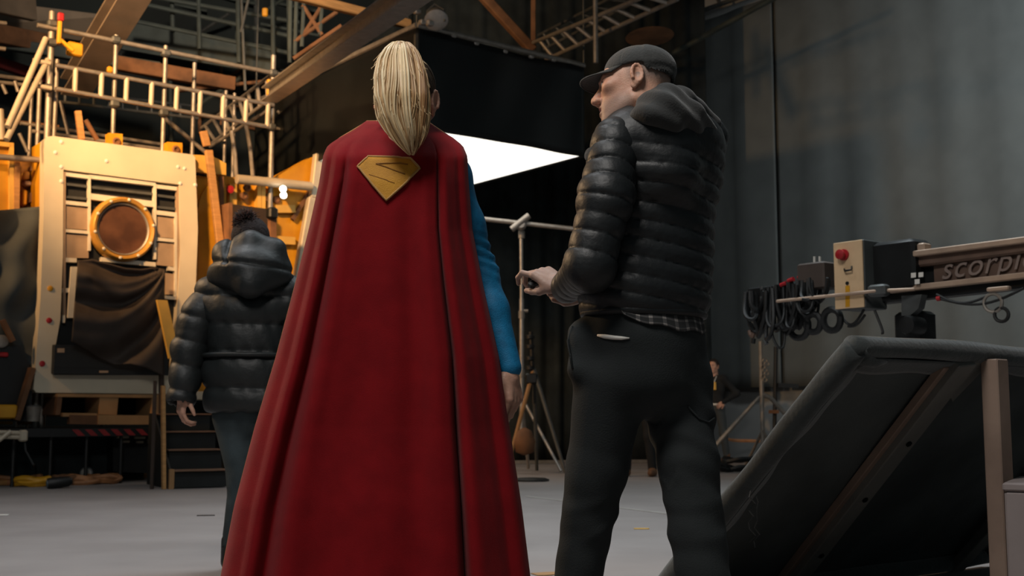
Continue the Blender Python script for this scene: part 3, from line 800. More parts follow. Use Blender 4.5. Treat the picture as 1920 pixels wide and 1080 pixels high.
# black cloth hung over the lower doorway
top = [(146, 488), (175, 487), (205, 495), (235, 503), (265, 505), (290, 502), (308, 505)]
bot = [(134, 640), (160, 655), (185, 672), (215, 684), (245, 682), (275, 690), (304, 704)]
n_, m2 = 60, 50
G = np.zeros((m2, n_, 3))
tx = np.linspace(0, 1, len(top))
for i in range(m2):
    v = i / (m2 - 1)
    for j in range(n_):
        u = j / (n_ - 1)
        x = np.interp(u, tx, [p[0] for p in top]) * (1 - v) + np.interp(u, tx, [p[0] for p in bot]) * v
        y = np.interp(u, tx, [p[1] for p in top]) * (1 - v) + np.interp(u, tx, [p[1] for p in bot]) * v
        # swags hanging from the upper right corner
        du, dv = 1.03 - u, v + .03
        rr_ = math.hypot(du, dv * 1.25); an_ = math.atan2(dv * 1.25, du) + .35 * rr_
        sw = .085 * min(1, rr_ * 1.6) * math.sin(10.5 * an_ + .5) + .03 * math.sin(21 * an_ + 2)
        sw += .05 * math.exp(-((v - .06 - .22 * math.sin(math.pi * u)) / .06) ** 2)
        G[i, j] = A(x, y, -.29 - sw - .03 * math.sin(math.pi * v))
cl = MB(); cl.grid(G)
tag(obj('hung_cloth', cl, mat('brown_black_cloth', '#453c36', .7, 0, .15, 4, spec=.3), None, True, thick=.01), 'black cloth hanging in swags below the porthole', 'cloth')
# leaning yellow board
tag(obj('yellow_board', plate(MB(), [(295, 562), (314, 563), (331, 640), (322, 672), (318, 672)], -.45, .05), M['yellowlight']), 'short pale yellow board leaning beside the puffer coat sleeve', 'board')
tag(obj('timber_upright', MB().bar(A(304, 505, -.2), V(*A(302, 880, -.2)[:2], 0), .04, .05), mat('dark_post', '#3a2c24', .8)), 'dark timber upright along the right side of the hung cloth', 'post')

# ---- yellow housing right of the doorway
yh = thing('yellow_housing', A(395, 520, .3), 'yellow painted housing with arched recess beside the cream doorway', 'set piece')
obj('body', plate(MB(), [(364, 296), (424, 309), (426, 740), (364, 740)], .32, .6), M['yellow'], yh)
ar = [(372 + 38 * (1 - math.cos(t)) , 395 - 55 * math.sin(t)) for t in np.linspace(.1, math.pi / 2, 9)]
obj('arch_panel', plate(MB(), [(366, 390)] + ar + [(412, 344), (412, 740), (366, 740)], .27, .05), mat('shaded_yellow', '#b98213', .5, 0, .1, 4), yh)  # shade of the arched recess put into a darker yellow
obj('top_cap', plate(MB(), [(364, 290), (396, 292), (424, 306), (424, 328), (364, 322)], .24, .14), M['yellowlight'], yh)
obj('cap_groove', plate(MB(), [(366, 324), (396, 328), (396, 331), (366, 327)], .22, .05), M['dark'], yh)
for x in (416,):
    obj('edge_strip', plate(MB(), [(x - 4, 330), (x + 4, 331), (x + 4, 740), (x - 4, 740)], .25, .05), M['oldtimber'], yh)
def plinth(parent, x0, x1, y, off, th):
    a, b = A(x0, y, off), A(x1, y, off)
    obj('plinth', MB().prism([V(a[0], a[1], 0), V(b[0], b[1], 0), b, a], LV * th), M['blackcloth'], parent)
plinth(yh, 364, 426, 739, .34, .55)
tag(obj('timber_plank', MB().bar(A(391, 282, .12), A(415, 480, .05), .09, .06, up=NF, bev=.005), M['timber']), 'slanting raw timber plank on the yellow housing', 'plank')
tag(obj('timber_plank', MB().bar(A(381, 246, .3), A(388, 274, .3), .09, .05, up=NF, bev=.004), M['timber']), 'short pointed timber offcut above the yellow housing', 'plank')
tag(obj('timber_plank', MB().bar(A(146, 208, .28), A(153, 262, .28), .07, .05, up=NF, bev=.004), M['timber']), 'upright timber stake above the cream doorway', 'plank')
for i, (x, y, w, h, lab) in enumerate(((217, 263, 26, 26, 'left yellow lifting lug on top of the cream doorway'), (328, 278, 28, 22, 'right yellow lifting lug on top of the cream doorway'))):
    lg = thing('lifting_lug', A(x, y + h / 2, .2), lab, 'lug')
    obj('plate', plate(MB(), [(x - w / 2, y - h / 2 - 1), (x + w / 2, y - h / 2 + 1), (x + w / 2, y + h / 2 + 6), (x - w / 2, y + h / 2 + 6)], .2, .12), M['yellow'], lg)
    obj('foot', plate(MB(), [(x - w / 2 - 12, y + 4), (x - w / 2, y + 5), (x - w / 2, y + h / 2 + 6), (x - w / 2 - 12, y + h / 2 + 6)], .2, .1), M['yellow'], lg)
    obj('eye', MB().lathe(A(x + 1, y + 3, .2), NF, [(.035, 0), (.05, .02), (.03, .03), (.022, .005), (.001, .004)], 16), M['oldtimber'], lg, 'auto')

# ---- yellow tank further right
YT = .5
yt = thing('yellow_tank', A(540, 520, YT), 'yellow angled hull section with pale edge beside the cape', 'set piece')
obj('hull_panel', plate(MB(), [(516, 332), (592, 291), (602, 291), (560, 540), (490, 540), (505, 336)], YT, .3), M['yellow'], yt)
obj('hull_panel', plate(MB(), [(424, 330), (516, 345), (506, 740), (430, 740)], YT + .05, .3), M['yellow'], yt)
obj('upper_rail', MB().tube([A(444, 336, YT - .2), A(512, 342, YT - .2), A(584, 350, YT - .2)], .06, 10), M['paleedge'], yt, 'auto')
obj('edge_beam', MB().bar(A(597, 290, YT - .1), A(588, 372, YT - .1), .12, .1, up=NF, bev=.01), M['paleedge'], yt)
obj('edge_beam', MB().bar(A(588, 372, YT - .1), A(560, 530, YT - .1), .17, .1, up=NF, bev=.01), M['paleedge'], yt)
obj('stiffener', MB().bar(A(582, 356, YT - .04), A(548, 412, YT - .04), .05, .05, up=NF), M['oldtimber'], yt)
obj('ledge', MB().bar(A(516, 392, YT - .05), A(552, 392, YT - .05), .1, .06, up=NF), M['yellowlight'], yt)
obj('ledge', MB().bar(A(516, 450, YT - .05), A(552, 452, YT - .05), .1, .06, up=NF), M['yellowlight'], yt)
for x in (434, 440, 486, 494):
    obj('rib', plate(MB(), [(x - 3, 344), (x + 4, 345), (x + 4, 392), (x - 3, 392)], YT - .05, .1), M['yellowlight'], yt)
for x, y in ((456, 368), (462, 352), (500, 372), (517, 375)):
    obj('port', MB().lathe(A(x, y, YT), NF, [(.05, 0), (.05, .04), (.03, .05), (.001, .03)], 14), M['oldtimber'], yt, 'auto')
for i, (x, y) in enumerate(((531, 354), (532, 366))):
    wl = thing('work_light', A(x, y, YT - .25), ('upper' if i == 0 else 'lower') + ' bright bulb of the lamp pair on the yellow hull', 'lamp')
    obj('bulb', MB().lathe(A(x, y, YT - .32), NF, [(.02, -.04), (.042, -.02), (.045, .005), (.03, .03), (.001, .04)], 14), mat('lit_bulb', '#ffffff', .4, emit=('#fff3dc', 5)), wl, 'auto')
    obj('holder', MB().tube([A(x, y, YT - .28), A(x, y - 4, YT + .05)], .035, 8), M['galvdark'], wl, 'auto')
tag(obj('red_knob', MB().lathe(A(429, 356, YT - .1), NF, [(.03, 0), (.05, .02), (.05, .05), (.001, .06)], 12), M['red'], None, 'auto'), 'small red knob on the yellow hull above the bobble hat', 'knob')
dk = thing('dark_cabinet', A(468, 500, .9), 'dark timber cabinet standing behind the bobble hat', 'cabinet')
obj('side', plate(MB(), [(429, 380), (436, 380), (436, 740), (429, 740)], -.1, .3), M['oldtimber'], dk)
obj('back', plate(MB(), [(430, 382), (505, 392), (505, 740), (430, 740)], .25, .05), mat('dark_brown_board', '#38291f', .8), dk)
obj('post', MB().bar(A(510, 400, -.1), A(512, 740, -.1), .08, .08), M['oldtimber'], dk)
obj('top_box', MB().box(A(510, 400, -.15), (.12, .12, .14), (RV, LV, ZV), .02), M['blackplastic'], dk, 'auto')
plinth(dk, 430, 512, 739, -.1, .4)
plinth(yt, 430, 510, 739, YT + .08, .25)
obj('hull_leg', plate(MB(), [(500, 538), (556, 538), (552, 740), (500, 740)], YT + .02, .28), M['yellow'], yt)
plinth(yt, 500, 552, 739, YT + .04, .25)
for (x0, y0, x1, y1, lab) in ((434, 245, 443, 332, 'thin bowed pole left of the scaffold corner post'), (461, 232, 474, 330, 'slanting pole just left of the scaffold corner post'), (470, 330, 502, 410, 'slanting pale batten above the bobble hat')):
    tag(obj('slim_pole', MB().tube([A(x0, y0, .9), A((x0 + x1) / 2 + 2, (y0 + y1) / 2, .9), A(x1, y1, .9)], .028, 8), M['galv'], None, 'auto'), lab, 'pole')

# ---- yellow structure and tarp at the left edge
yl = thing('yellow_cabinet', A(20, 400, .5), 'yellow framed cabinet at the left edge above the tarp', 'set piece')
obj('body', plate(MB(), [(-30, 262), (24, 268), (24, 796), (-30, 796)], .5, .4), M['yellow'], yl)
obj('frame_rail', plate(MB(), [(-30, 262), (26, 268), (26, 276), (-30, 271)], .44, .08), M['yellowlight'], yl)
obj('frame_rail', plate(MB(), [(18, 268), (26, 269), (26, 420), (18, 420)], .44, .08), M['yellowlight'], yl)
obj('post', plate(MB(), [(28, 298), (38, 299), (36, 420), (26, 420)], .42, .1), M['timber'], yl)
obj('back_panel', plate(MB(), [(36, 300), (84, 305), (84, 796), (36, 796)], .8, .1), mat('shaded_ochre', '#a8741a', .6, 0, .3, 9, col2='#6b4417'), yl)  # set yellow darkened, its shade put into the colour
for x, y, w, h, m in ((48, 330, 10, 16, 'yellowlight'), (62, 318, 16, 12, 'beige'), (50, 345, 12, 10, 'beige'), (66, 350, 10, 20, 'yellow'), (58, 372, 8, 22, 'oldtimber'), (74, 340, 10, 30, 'oldtimber'), (44, 372, 8, 30, 'yellow')):
    obj('fitting', MB().box(A(x, y, .7), (w / 172., .14, h / 172.), (RV, LV, ZV), .012), M[m], yl, 'auto')
obj('cross_tube', MB().tube([A(-30, 292, .35), A(84, 301, .35)], .035, 10), M['galv'], yl, 'auto')
# tarp
G = np.zeros((50, 40, 3))
for i in range(50):
    v = i / 49
    for j in range(40):
        u = j / 39
        x = -40 + u * (128 - 16 * v ** 1.5); y = (398 - 12 * u) * (1 - v) + (650 + 40 * u) * v
        sw = .10 * math.sin(7 * v - 3.2 * u + .6) * (.4 + .6 * v) + .06 * math.sin(9 * u + 6 * v) + .03 * math.sin(21 * v + 5 * u)
        G[i, j] = A(x, y, .24 - sw * .9 - .1 * v)
tp_ = MB(); tp_.grid(G)
tag(obj('tarp', tp_, M['tarp'], None, True, thick=.01), 'grey-green tarp draped at the left edge beside the cream doorway', 'tarp')
# machinery below the tarp
mc = thing('winch_unit', A(20, 790, .1), 'dark winch machine with red light under the tarp', 'machine')
obj('body', plate(MB(), [(-40, 652), (40, 648), (62, 700), (58, 790), (-40, 790)], .12, .5), M['blackplastic'], mc)
obj('brace', MB().bar(A(4, 600, .0), A(24, 640, .0), .07, .05), M['oldtimber'], mc)
obj('brace', MB().bar(A(60, 690, .02), A(30, 788, .02), .14, .05), M['oldtimber'], mc)
obj('indicator', MB().box(A(6, 665, .1), (.1, .04, .05), (RV, LV, ZV), .01), M['red'], mc, 'auto')
obj('dial', MB().lathe(A(2, 640, .1), NF, [(.07, 0), (.07, .03), (.05, .04), (.001, .04)], 18), M['galv'], mc, 'auto')
obj('yellow_cover', MB().box(A(8, 772, .05), (.24, .12, .15), (RV, LV, ZV), .015), M['yellow'], mc, 'auto')
bk = thing('bucket', A(62, 790, -.05), 'small pale bucket on the platform under the tarp', 'bucket')
q = A(62, 790, -.05)
obj('pail', MB().lathe(q, ZV, [(.062, 0), (.075, .155), (.078, .16), (.07, .16), (.058, .01), (.001, .01)], 20), M['galv'], bk, 'auto')
obj('handle', MB().tube([q + ZV * .15 + RV * .075 * math.cos(a) + ZV * .02 * math.sin(a) - LV * .06 * math.sin(a) for a in np.linspace(0, math.pi, 12)], .006, 6), M['galvdark'], bk, 'auto')
# ---- platform with hazard tape
DECK = A(180, 803, -.35)[2]
pl = thing('stage_platform', V(A(150, 850, 0)[0], A(150, 850, 0)[1], 0), 'low black stage platform with red and black hazard edge', 'platform')
pA, pB = A(-60, 800, -.30), A(303, 800, -.30)
pA[2] = pB[2] = DECK
obj('deck', MB().prism([pA, pB, pB + LV * 3.2, pA + LV * 3.2], (0, 0, -.09)), M['blackplastic'], pl)
obj('under_skirt', MB().prism([V(*(pA + LV * .5)[:2], 0.01), V(*(pB + LV * .5)[:2], 0.01), V(*(pB + LV * .5)[:2], DECK - .09), V(*(pA + LV * .5)[:2], DECK - .09)], LV * .03), M['blackcloth'], pl)
for s in np.linspace(.05, .98, 6):
    q = pA + (pB - pA) * s + LV * .1
    obj('leg', MB().tube([V(q[0], q[1], 0), V(q[0], q[1], DECK - .08)], .02, 8), M['blackplastic'], pl, 'auto')
hz0 = A(132, 800, -.30); hz1 = A(298, 800, -.30)
for i in range(7):
    s0 = (i + .1) / 7; s1 = (i + .62) / 7
    a_ = hz0 + (hz1 - hz0) * s0; b_ = hz0 + (hz1 - hz0) * s1; a_[2] = b_[2] = DECK
    sh = RV * .07
    obj('hazard_stripe', MB().prism([a_ - ZV * .012, b_ - ZV * .012, b_ - ZV * .08 + sh, a_ - ZV * .08 + sh], -LV * .006), mat('hazard_red', '#8e1f22', .6) if i == 0 else M['hazard'], pl) if i else None
    if i == 0:
        M['hazard'] = mat('hazard_red', '#8e1f22', .6)
        obj('hazard_stripe', MB().prism([a_ - ZV * .012, b_ - ZV * .012, b_ - ZV * .08 + sh, a_ - ZV * .08 + sh], -LV * .006), M['hazard'], pl)
# timber pallet carrying the doorway
pd = thing('timber_pallet', A(210, 795, -.1), 'timber pallet carrying the cream doorway on the platform', 'pallet')
obj('top_board', plate(MB(), [(108, 738), (300, 740), (300, 746), (108, 744)], -.06, .7), M['ply'], pd)
obj('block', plate(MB(), [(187, 745), (222, 746), (219, 778), (186, 777)], -.05, .5), M['ply'], pd)
obj('block', plate(MB(), [(285, 746), (299, 746), (299, 778), (283, 778)], -.05, .5), M['ply'], pd)
obj('block', plate(MB(), [(108, 744), (117, 744), (113, 778), (104, 778)], -.05, .5), M['oldtimber'], pd)
obj('bottom_board', plate(MB(), [(118, 774), (182, 775), (182, 782), (118, 781)], -.1, .6), M['ply'], pd)
obj('bottom_board', plate(MB(), [(131, 778), (186, 779), (184, 796), (131, 795)], -.12, .1), M['oldtimber'], pd)
obj('bottom_board', plate(MB(), [(184, 778), (298, 779), (298, 796), (184, 796)], -.14, .1), M['ply'], pd)
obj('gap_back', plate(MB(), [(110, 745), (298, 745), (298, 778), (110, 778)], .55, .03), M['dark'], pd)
# equipment under the deck
ue = thing('mixer_unit', V(*A(250, 850, -.1)[:2], 0), 'dark unit with pale fittings under the platform', 'machine')
zlo = A(250, 880, -.1)[2]
obj('body', plate(MB(), [(212, 812), (294, 814), (294, 888), (212, 884)], .0, .3), M['blackplastic'], ue)
for x, y, w, h in ((230, 820, 22, 4), (262, 821, 20, 4), (284, 827, 14, 9), (236, 828, 12, 4), (262, 829, 12, 4)):
    obj('fitting', MB().box(A(x, y, -.02), (w / 172., .05, h / 172.), (RV, LV, ZV)), M['paleedge'], ue)
# pale clamp rails left of the platform
rc = thing('clamp_rail', A(20, 818, -.5), 'pale scaffold tube ends clamped at the left edge below the platform', 'scaffold tube')
obj('tube', MB().tube([A(-40, 809, -.5), A(44, 812, -.5)], .022, 8), M['paleedge'], rc, 'auto')
obj('tube', MB().tube([A(-40, 818, -.5), A(44, 820, -.5)], .022, 8), M['paleedge'], rc, 'auto')
obj('tube', MB().tube([A(-12, 834, -.55), A(20, 808, -.55)], .022, 8), M['paleedge'], rc, 'auto')
obj('clamp', MB().box(A(43, 817, -.5), (.08, .08, .12), (RV, LV, ZV), .015), M['paleedge'], rc, 'auto')
# cables and planks on the floor
rr = random.Random(31)
specs = [(70, 903, 34, 'orangecable', 'outer tan cable loop in the heap in front of the platform'), (110, 897, 40, 'orangecable', 'broad tan cable loop in the middle of the floor heap'),
         (150, 908, 36, 'orangecable', 'tan cable loop at the right end of the floor heap'), (140, 888, 34, 'rubber', 'black cable loop at the back of the floor heap'),
         (95, 886, 30, 'rubber', 'black cable loop at the left of the floor heap'), (165, 898, 26, 'oldtimber', 'brown hose loop at the right of the floor heap'), (20, 908, 46, 'orangecable', 'tan cable lying at the left edge of the floor'), (120, 909, 24, 'oldtimber', 'small brown hose loop at the front of the floor heap'), (190, 907, 30, 'orangecable', 'tan cable loop beside the raw timber plank'), (58, 912, 28, 'yellow', 'yellow cable loop at the front left of the floor heap')]
for i, (x, y, w, m, lab) in enumerate(specs):
    c_ = onfloor(x, y); R = w / 172.
    t_ = MB()
    for lp in range(3):
        rad = R * rr.uniform(.8, 1.1); ph = rr.uniform(0, 6)
        t_.tube([c_ + V(rad * math.cos(a) * (1 + .15 * math.sin(2 * a + ph)), rad * .75 * math.sin(a), .03 + .022 * lp + .01 * math.sin(3 * a + ph)) for a in np.linspace(0, 2 * math.pi, 28, endpoint=False)], .03, 7, closed=True)
    tag(obj('cable_coil', t_, M[m], None, 'auto'), lab, 'cable', 'cables in front of the platform')
cu = thing('power_connector', onfloor(108, 916), 'black power connector with blue-grey face lying by the cables', 'connector')
q = onfloor(108, 916) + ZV * .06
obj('shell', MB().lathe(q, nrm(V(-.8, -.4, -.1)), [(.03, -.14), (.055, -.1), (.06, .08), (.055, .1), (.03, .1)], 16), M['blackplastic'], cu, 'auto')
obj('face', MB().lathe(q + nrm(V(-.8, -.4, -.1)) * .095, nrm(V(-.8, -.4, -.1)), [(.045, 0), (.045, .012), (.02, .018), (.001, .018)], 16), mat('blue_grey', '#5f7178', .5), cu, 'auto')
cu = thing('power_connector', onfloor(162, 905), 'round grey power connector on top of the cable heap', 'connector')
q = onfloor(163, 905) + ZV * .1
obj('shell', MB().lathe(q, nrm(V(.1, -1, .1)), [(.04, -.1), (.07, -.05), (.075, .05), (.06, .06)], 16), M['galvdark'], cu, 'auto')
obj('face', MB().lathe(q, nrm(V(.1, -1, .1)), [(.058, .05), (.058, .062), (.02, .066), (.001, .066)], 16), M['galv'], cu, 'auto')
cord = [A(45, 812, -.45), A(48, 845, -.5), A(62, 870, -.55)] + [onfloor(78, 889) + ZV * .02, onfloor(105, 884) + ZV * .05, onfloor(130, 880) + ZV * .03]
tag(obj('thin_cord', MB().tube(cord, .011, 6), M['rubber'], None, 'auto'), 'thin black cord trailing from the tube ends to the cable heap', 'cable')
for (x0, y0, x1, y1, w, m, lab) in ((200, 898, 306, 896, .12, 'timber', 'raw timber plank on the floor in front of the platform'), (-20, 912, 92, 905, .07, 'timber', 'timber batten on the floor at the left edge'), (195, 884, 290, 889, .14, 'oldtimber', 'brown plank on the floor under the platform')):
    tag(obj('floor_plank', MB().bar(onfloor(x0, y0) + ZV * .03, onfloor(x1, y1) + ZV * .03, w, .05, bev=.005), M[m]), lab, 'plank')
# ---- steps
stp = thing('steps', onfloor(372, 920), 'black wooden steps with pale edged treads leading to the set', 'steps')
M['riser'] = mat('black_riser', '#171b1b', .8, 0, .2, 6)
stairz = [0, .30, .50, .72, .92]
s0 = onfloor(326, 917); e0 = onfloor(427, 914)
wst = float(np.linalg.norm(e0 - s0)); sx = nrm(e0 - s0); sy = nrm(np.cross(ZV, sx))
hs = []
for y in (918, 880, 842, 808, 775): hs.append(P(330, y, s0[1] + .18 * len(hs))[2])
for i in range(4):
    z0_, z1_ = max(0.0, hs[i]), hs[i + 1]
    base = s0 + sy * .26 * i
    obj('riser', MB().box(base + sx * wst / 2 + sy * .14 + ZV * z1_ / 2, (wst, .26, z1_ - .02), (sx, sy, ZV)), M['riser'], stp)
    obj('tread', MB().box(base + sx * wst / 2 + sy * .12 + ZV * (z1_ - .01), (wst + .02, .29, .014), (sx, sy, ZV), .003), mat('tread_edge', '#7a5c48', .8) if i == 0 else bpy.data.materials['tread_edge'], stp)
obj('stringer', MB().prism([s0 - sx * .05, s0 - sx * .05 + sy * 1.05, s0 - sx * .05 + sy * 1.05 + ZV * hs[4], s0 - sx * .05 + sy * .8 + ZV * hs[4], s0 - sx * .05 + ZV * hs[1]], sx * .02), M['riser'], stp)
obj('newel_post', MB().bar(s0 - sx * .10, s0 - sx * .12 + ZV * 1.05 + sy * .1, .035, .04), M['timber'], stp)
obj('newel_post', MB().bar(s0 - sx * .20 + sy * .1, s0 - sx * .20 + ZV * 1.1 + sy * .1, .03, .03), bpy.data.materials['dark_post'], stp)
obj('foot_block', MB().box(s0 - sx * .03 + ZV * .1, (.05, .05, .2), (sx, sy, ZV)), M['ply'], stp)
tag(obj('pale_block', MB().box(A(372, 742, .0), (.14, .1, .1), (RV, LV, ZV), .01), M['paleedge']), 'small pale block beside the puffer coat sleeve', 'block')

# ------------------------------------------------------------------ scaffold
scf = thing('scaffold', V(*A(90, 800, .35)[:2], 0), 'steel tube scaffold with ladder beams above the set', 'scaffold')
SO = .42
def pole(x0, y0, x1, y1, off=SO, r=.026, m='galv', off2=None, name='pole', parent=None):
    return obj(name, MB().tube([A(x0, y0, off), A(x1, y1, off if off2 is None else off2)], r, 10), M[m], parent or scf, 'auto')
def upright(x0, y0, x1, y1, off=SO, r=.027, m='galv'):
    a, b = A(x0, y0, off), A(x1, y1, off)
    return obj('upright', MB().tube([a, V(b[0], b[1], 0.0)], r, 10), M[m], scf, 'auto')
upright(98, 22, 90, 260, SO, .036)
upright(218, 66, 213, 250)
upright(311, 86, 306, 250)
upright(365, 118, 361, 270, SO + .5)
upright(513, 104, 507, 335, SO, .034)
upright(107, 112, 103, 185, SO + .05)
upright(75, 150, 73, 260, SO + .6); upright(60, 160, 57, 260, SO + .9, .022); upright(108, 120, 105, 262, SO + .9, .022)
upright(440, 175, 436, 300, SO + 1.0, .024); upright(424, 170, 420, 300, SO + 1.2, .024); upright(600, 200, 596, 300, SO + 1.2, .026)
pole(70, 47, 532, 141, SO - .05, .027, name='guard_rail')
pole(515, 240, 598, 256, SO + 1.1, .02, name='brace'); pole(520, 208, 600, 292, SO + 1.1, .02, name='brace')
# front ladder beam
lb = obj('ladder_beam', MB().tube([A(104, 122, SO - .06), A(513, 197, SO - .06)], .026, 10).tube([A(104, 166, SO - .06), A(510, 239, SO - .06)], .026, 10), M['alu'], scf, 'auto')
def interp(x, a, b): return a[1] + (b[1] - a[1]) * (x - a[0]) / (b[0] - a[0])
for x in (141, 190, 237, 284, 331, 375, 418, 461, 502):
    obj('rung', MB().tube([A(x + 1, interp(x, (104, 122), (513, 197)), SO - .06), A(x - 1, interp(x, (104, 166), (510, 239)), SO - .06)], .03, 10), M['paleedge'], lb, 'auto')
# return ladder beam, running back to the left
def Rp(px, py, o): return onplane(px, py, A(510, 200, o), RV)
c0a, c0b = A(512, 138, SO), A(378, 240, SO + 1.9)
c1a, c1b = A(512, 181, SO), A(398, 268, SO + 1.6)
lb2 = obj('ladder_beam', MB().tube([c0a, c0b], .024, 10).tube([c1a, c1b], .024, 10), M['galv'], scf, 'auto')
for s in np.linspace(.08, .95, 8):
    obj('rung', MB().tube([c0a + (c0b - c0a) * s, c1a + (c1b - c1a) * s], .026, 8), M['galv'], lb2, 'auto')
pole(505, 205, 394, 275, SO - .02, .024, off2=SO + 1.4, name='guard_rail')
# rear ladder beam
lb3 = obj('ladder_beam', MB().tube([A(106, 190, SO + 2.2), A(372, 222, SO + 2.2)], .022, 8).tube([A(106, 170, SO + 2.2), A(372, 200, SO + 2.2)], .022, 8), M['galvdark'], scf, 'auto')
for x in range(122, 372, 27):
    obj('rung', MB().tube([A(x, interp(x, (106, 170), (372, 200)), SO + 2.2), A(x, interp(x, (106, 190), (372, 222)), SO + 2.2)], .02, 8), M['galvdark'], lb3, 'auto')
# slanted tubes at the left
for (x0, y0, x1, y1) in ((86, 72, 14, 238), (90, 112, 12, 262)):
    obj('raking_tube', MB().tube([A(x0, y0, SO - .1), A(x1, y1, SO - .5)], .033, 10), M['paleedge'], scf, 'auto')
for (x0, y0, x1, y1) in ((62, 113, 94, 119), (60, 159, 96, 166)):
    pole(x0, y0, x1, y1, SO - .15, .026, 'paleedge')
for (x0, y0, x1, y1, o) in ((-20, 140, 55, 150, .8), (-20, 152, 50, 160, .8), (38, 231, 310, 272, .9), (60, 246, 330, 284, .6), (90, 258, 150, 265, .5), (0, 225, 110, 238, 1.2), (-20, 40, 12, 44, .2), (-20, 88, 10, 92, .2)):
    pole(x0, y0, x1, y1, SO + o, .024, 'galv' if o < 1 else 'oldtimber')
for (x0, y0, x1, y1) in ((4, 158, 12, 176), (28, 152, 34, 172), (36, 250, 52, 285), (113, 190, 130, 260)):
    pole(x0, y0, x1, y1, SO + .7, .022)
pole(0, 205, 3, 262, SO + .1, .04, 'paleedge')
pole(309, 222, 388, 288, SO + .5, .028, name='brace')
pole(160, 225, 182, 262, SO - .1, .03, 'oldtimber', name='brace')
for x, y in ((98, 45), (98, 80), (90, 165), (217, 75), (311, 100), (512, 137), (511, 187), (509, 238), (215, 195), (307, 212)):
    obj('coupler', MB().box(A(x, y, SO - .04), (.11, .10, .09), (RV, LV, ZV), .02), M['galvdark'], scf, 'auto')
hr = thing('yellow_harness', A(112, 80, SO - .1), 'yellow safety lanyard strapped to the top of the left scaffold post', 'harness')
obj('strap', MB().bar(A(113, 28, SO - .12), A(110, 82, SO - .12), .06, .04, bev=.008), M['yellow'], hr)
obj('strap', MB().bar(A(112, 74, SO - .12), A(138, 96, SO - .12), .05, .04, bev=.008), M['yellow'], hr)
obj('buckle', MB().box(A(114, 32, SO - .14), (.07, .05, .1), (RV, LV, ZV), .012), M['red'], hr, 'auto')
obj('pouch', MB().box(A(140, 93, SO + .1), (.18, .08, .16), (RV, LV, ZV), .015), M['yellow'], hr, 'auto')
tag(obj('yellow_clip', MB().box(A(504, 164, SO - .1), (.05, .06, .22), (RV, LV, ZV), .015), M['yellow'], None, 'auto'), 'yellow clip on the scaffold corner post', 'clip')
tag(obj('yellow_clip', MB().box(A(206, 131, SO + .2), (.07, .06, .08), (RV, LV, ZV), .015), M['yellow'], None, 'auto'), 'small yellow clip behind the second scaffold post', 'clip')
# ------------------------------------------------------------------ organic surfaces from distance fields
f4 = np.float32
def smin(a, b, k):
    if k <= 0: return np.minimum(a, b)
    h = np.clip(.5 + .5 * (b - a) / k, 0, 1)
    return b + (a - b) * h - k * h * (1 - h)
def U(k, *fs):
    def g(p):
        d = fs[0](p)
        for q in fs[1:]: d = smin(d, q(p), k)
        return d
    return g
def SUB(k, f, *gs):
    def h(p):
        d = f(p)
        for g in gs: d = -smin(-d, g(p), k)
        return d
    return h
def INT(k, f, g):
    return lambda p: -smin(-f(p), -g(p), k)
def CAP(a, b, ra, rb=None):
    a = np.asarray(a, f4); b = np.asarray(b, f4); rb = ra if rb is None else rb
    ba = b - a; L2 = float(ba @ ba) + 1e-12
    def g(p):
        q = p - a
        t = np.clip((q @ ba) / L2, 0, 1)
        return np.linalg.norm(q - t[:, None] * ba, axis=1) - (ra + (rb - ra) * t)
    return g
def CHAIN(pts, rs, k=.02):
    return U(k, *[CAP(pts[i], pts[i + 1], rs[i], rs[i + 1]) for i in range(len(pts) - 1)])
def ELL(c, r, R=None):
    c = np.asarray(c, f4); r = np.asarray(r, f4)
    Rm = None if R is None else np.asarray(R, f4)
    def g(p):
        q = p - c
        if Rm is not None: q = q @ Rm
        k0 = np.linalg.norm(q / r, axis=1); k1 = np.linalg.norm(q / (r * r), axis=1) + 1e-9
        return k0 * (k0 - 1.0) / k1
    return g
def PLANE(c, n):
    c = np.asarray(c, f4); n = np.asarray(nrm(n), f4)
    return lambda p: (p - c) @ n
def XF(f, c, R, s=1.0):
    c = np.asarray(c, f4); R = np.asarray(R, f4)
    return lambda p: f(((p - c) @ R) / f4(s)) * f4(s)
def frame(fwd, pitch=0.0, roll=0.0):
    """columns right, front, up; pitch > 0 looks down"""
    f = nrm(V(fwd[0], fwd[1], 0)); r = nrm(np.cross(f, ZV)); u = ZV
    c, s = math.cos(pitch), math.sin(pitch)
    f2 = f * c - u * s; u2 = u * c + f * s
    c, s = math.cos(roll), math.sin(roll)
    r3 = r * c - u2 * s; u3 = u2 * c + r * s
    return np.stack([r3, f2, u3], axis=1)

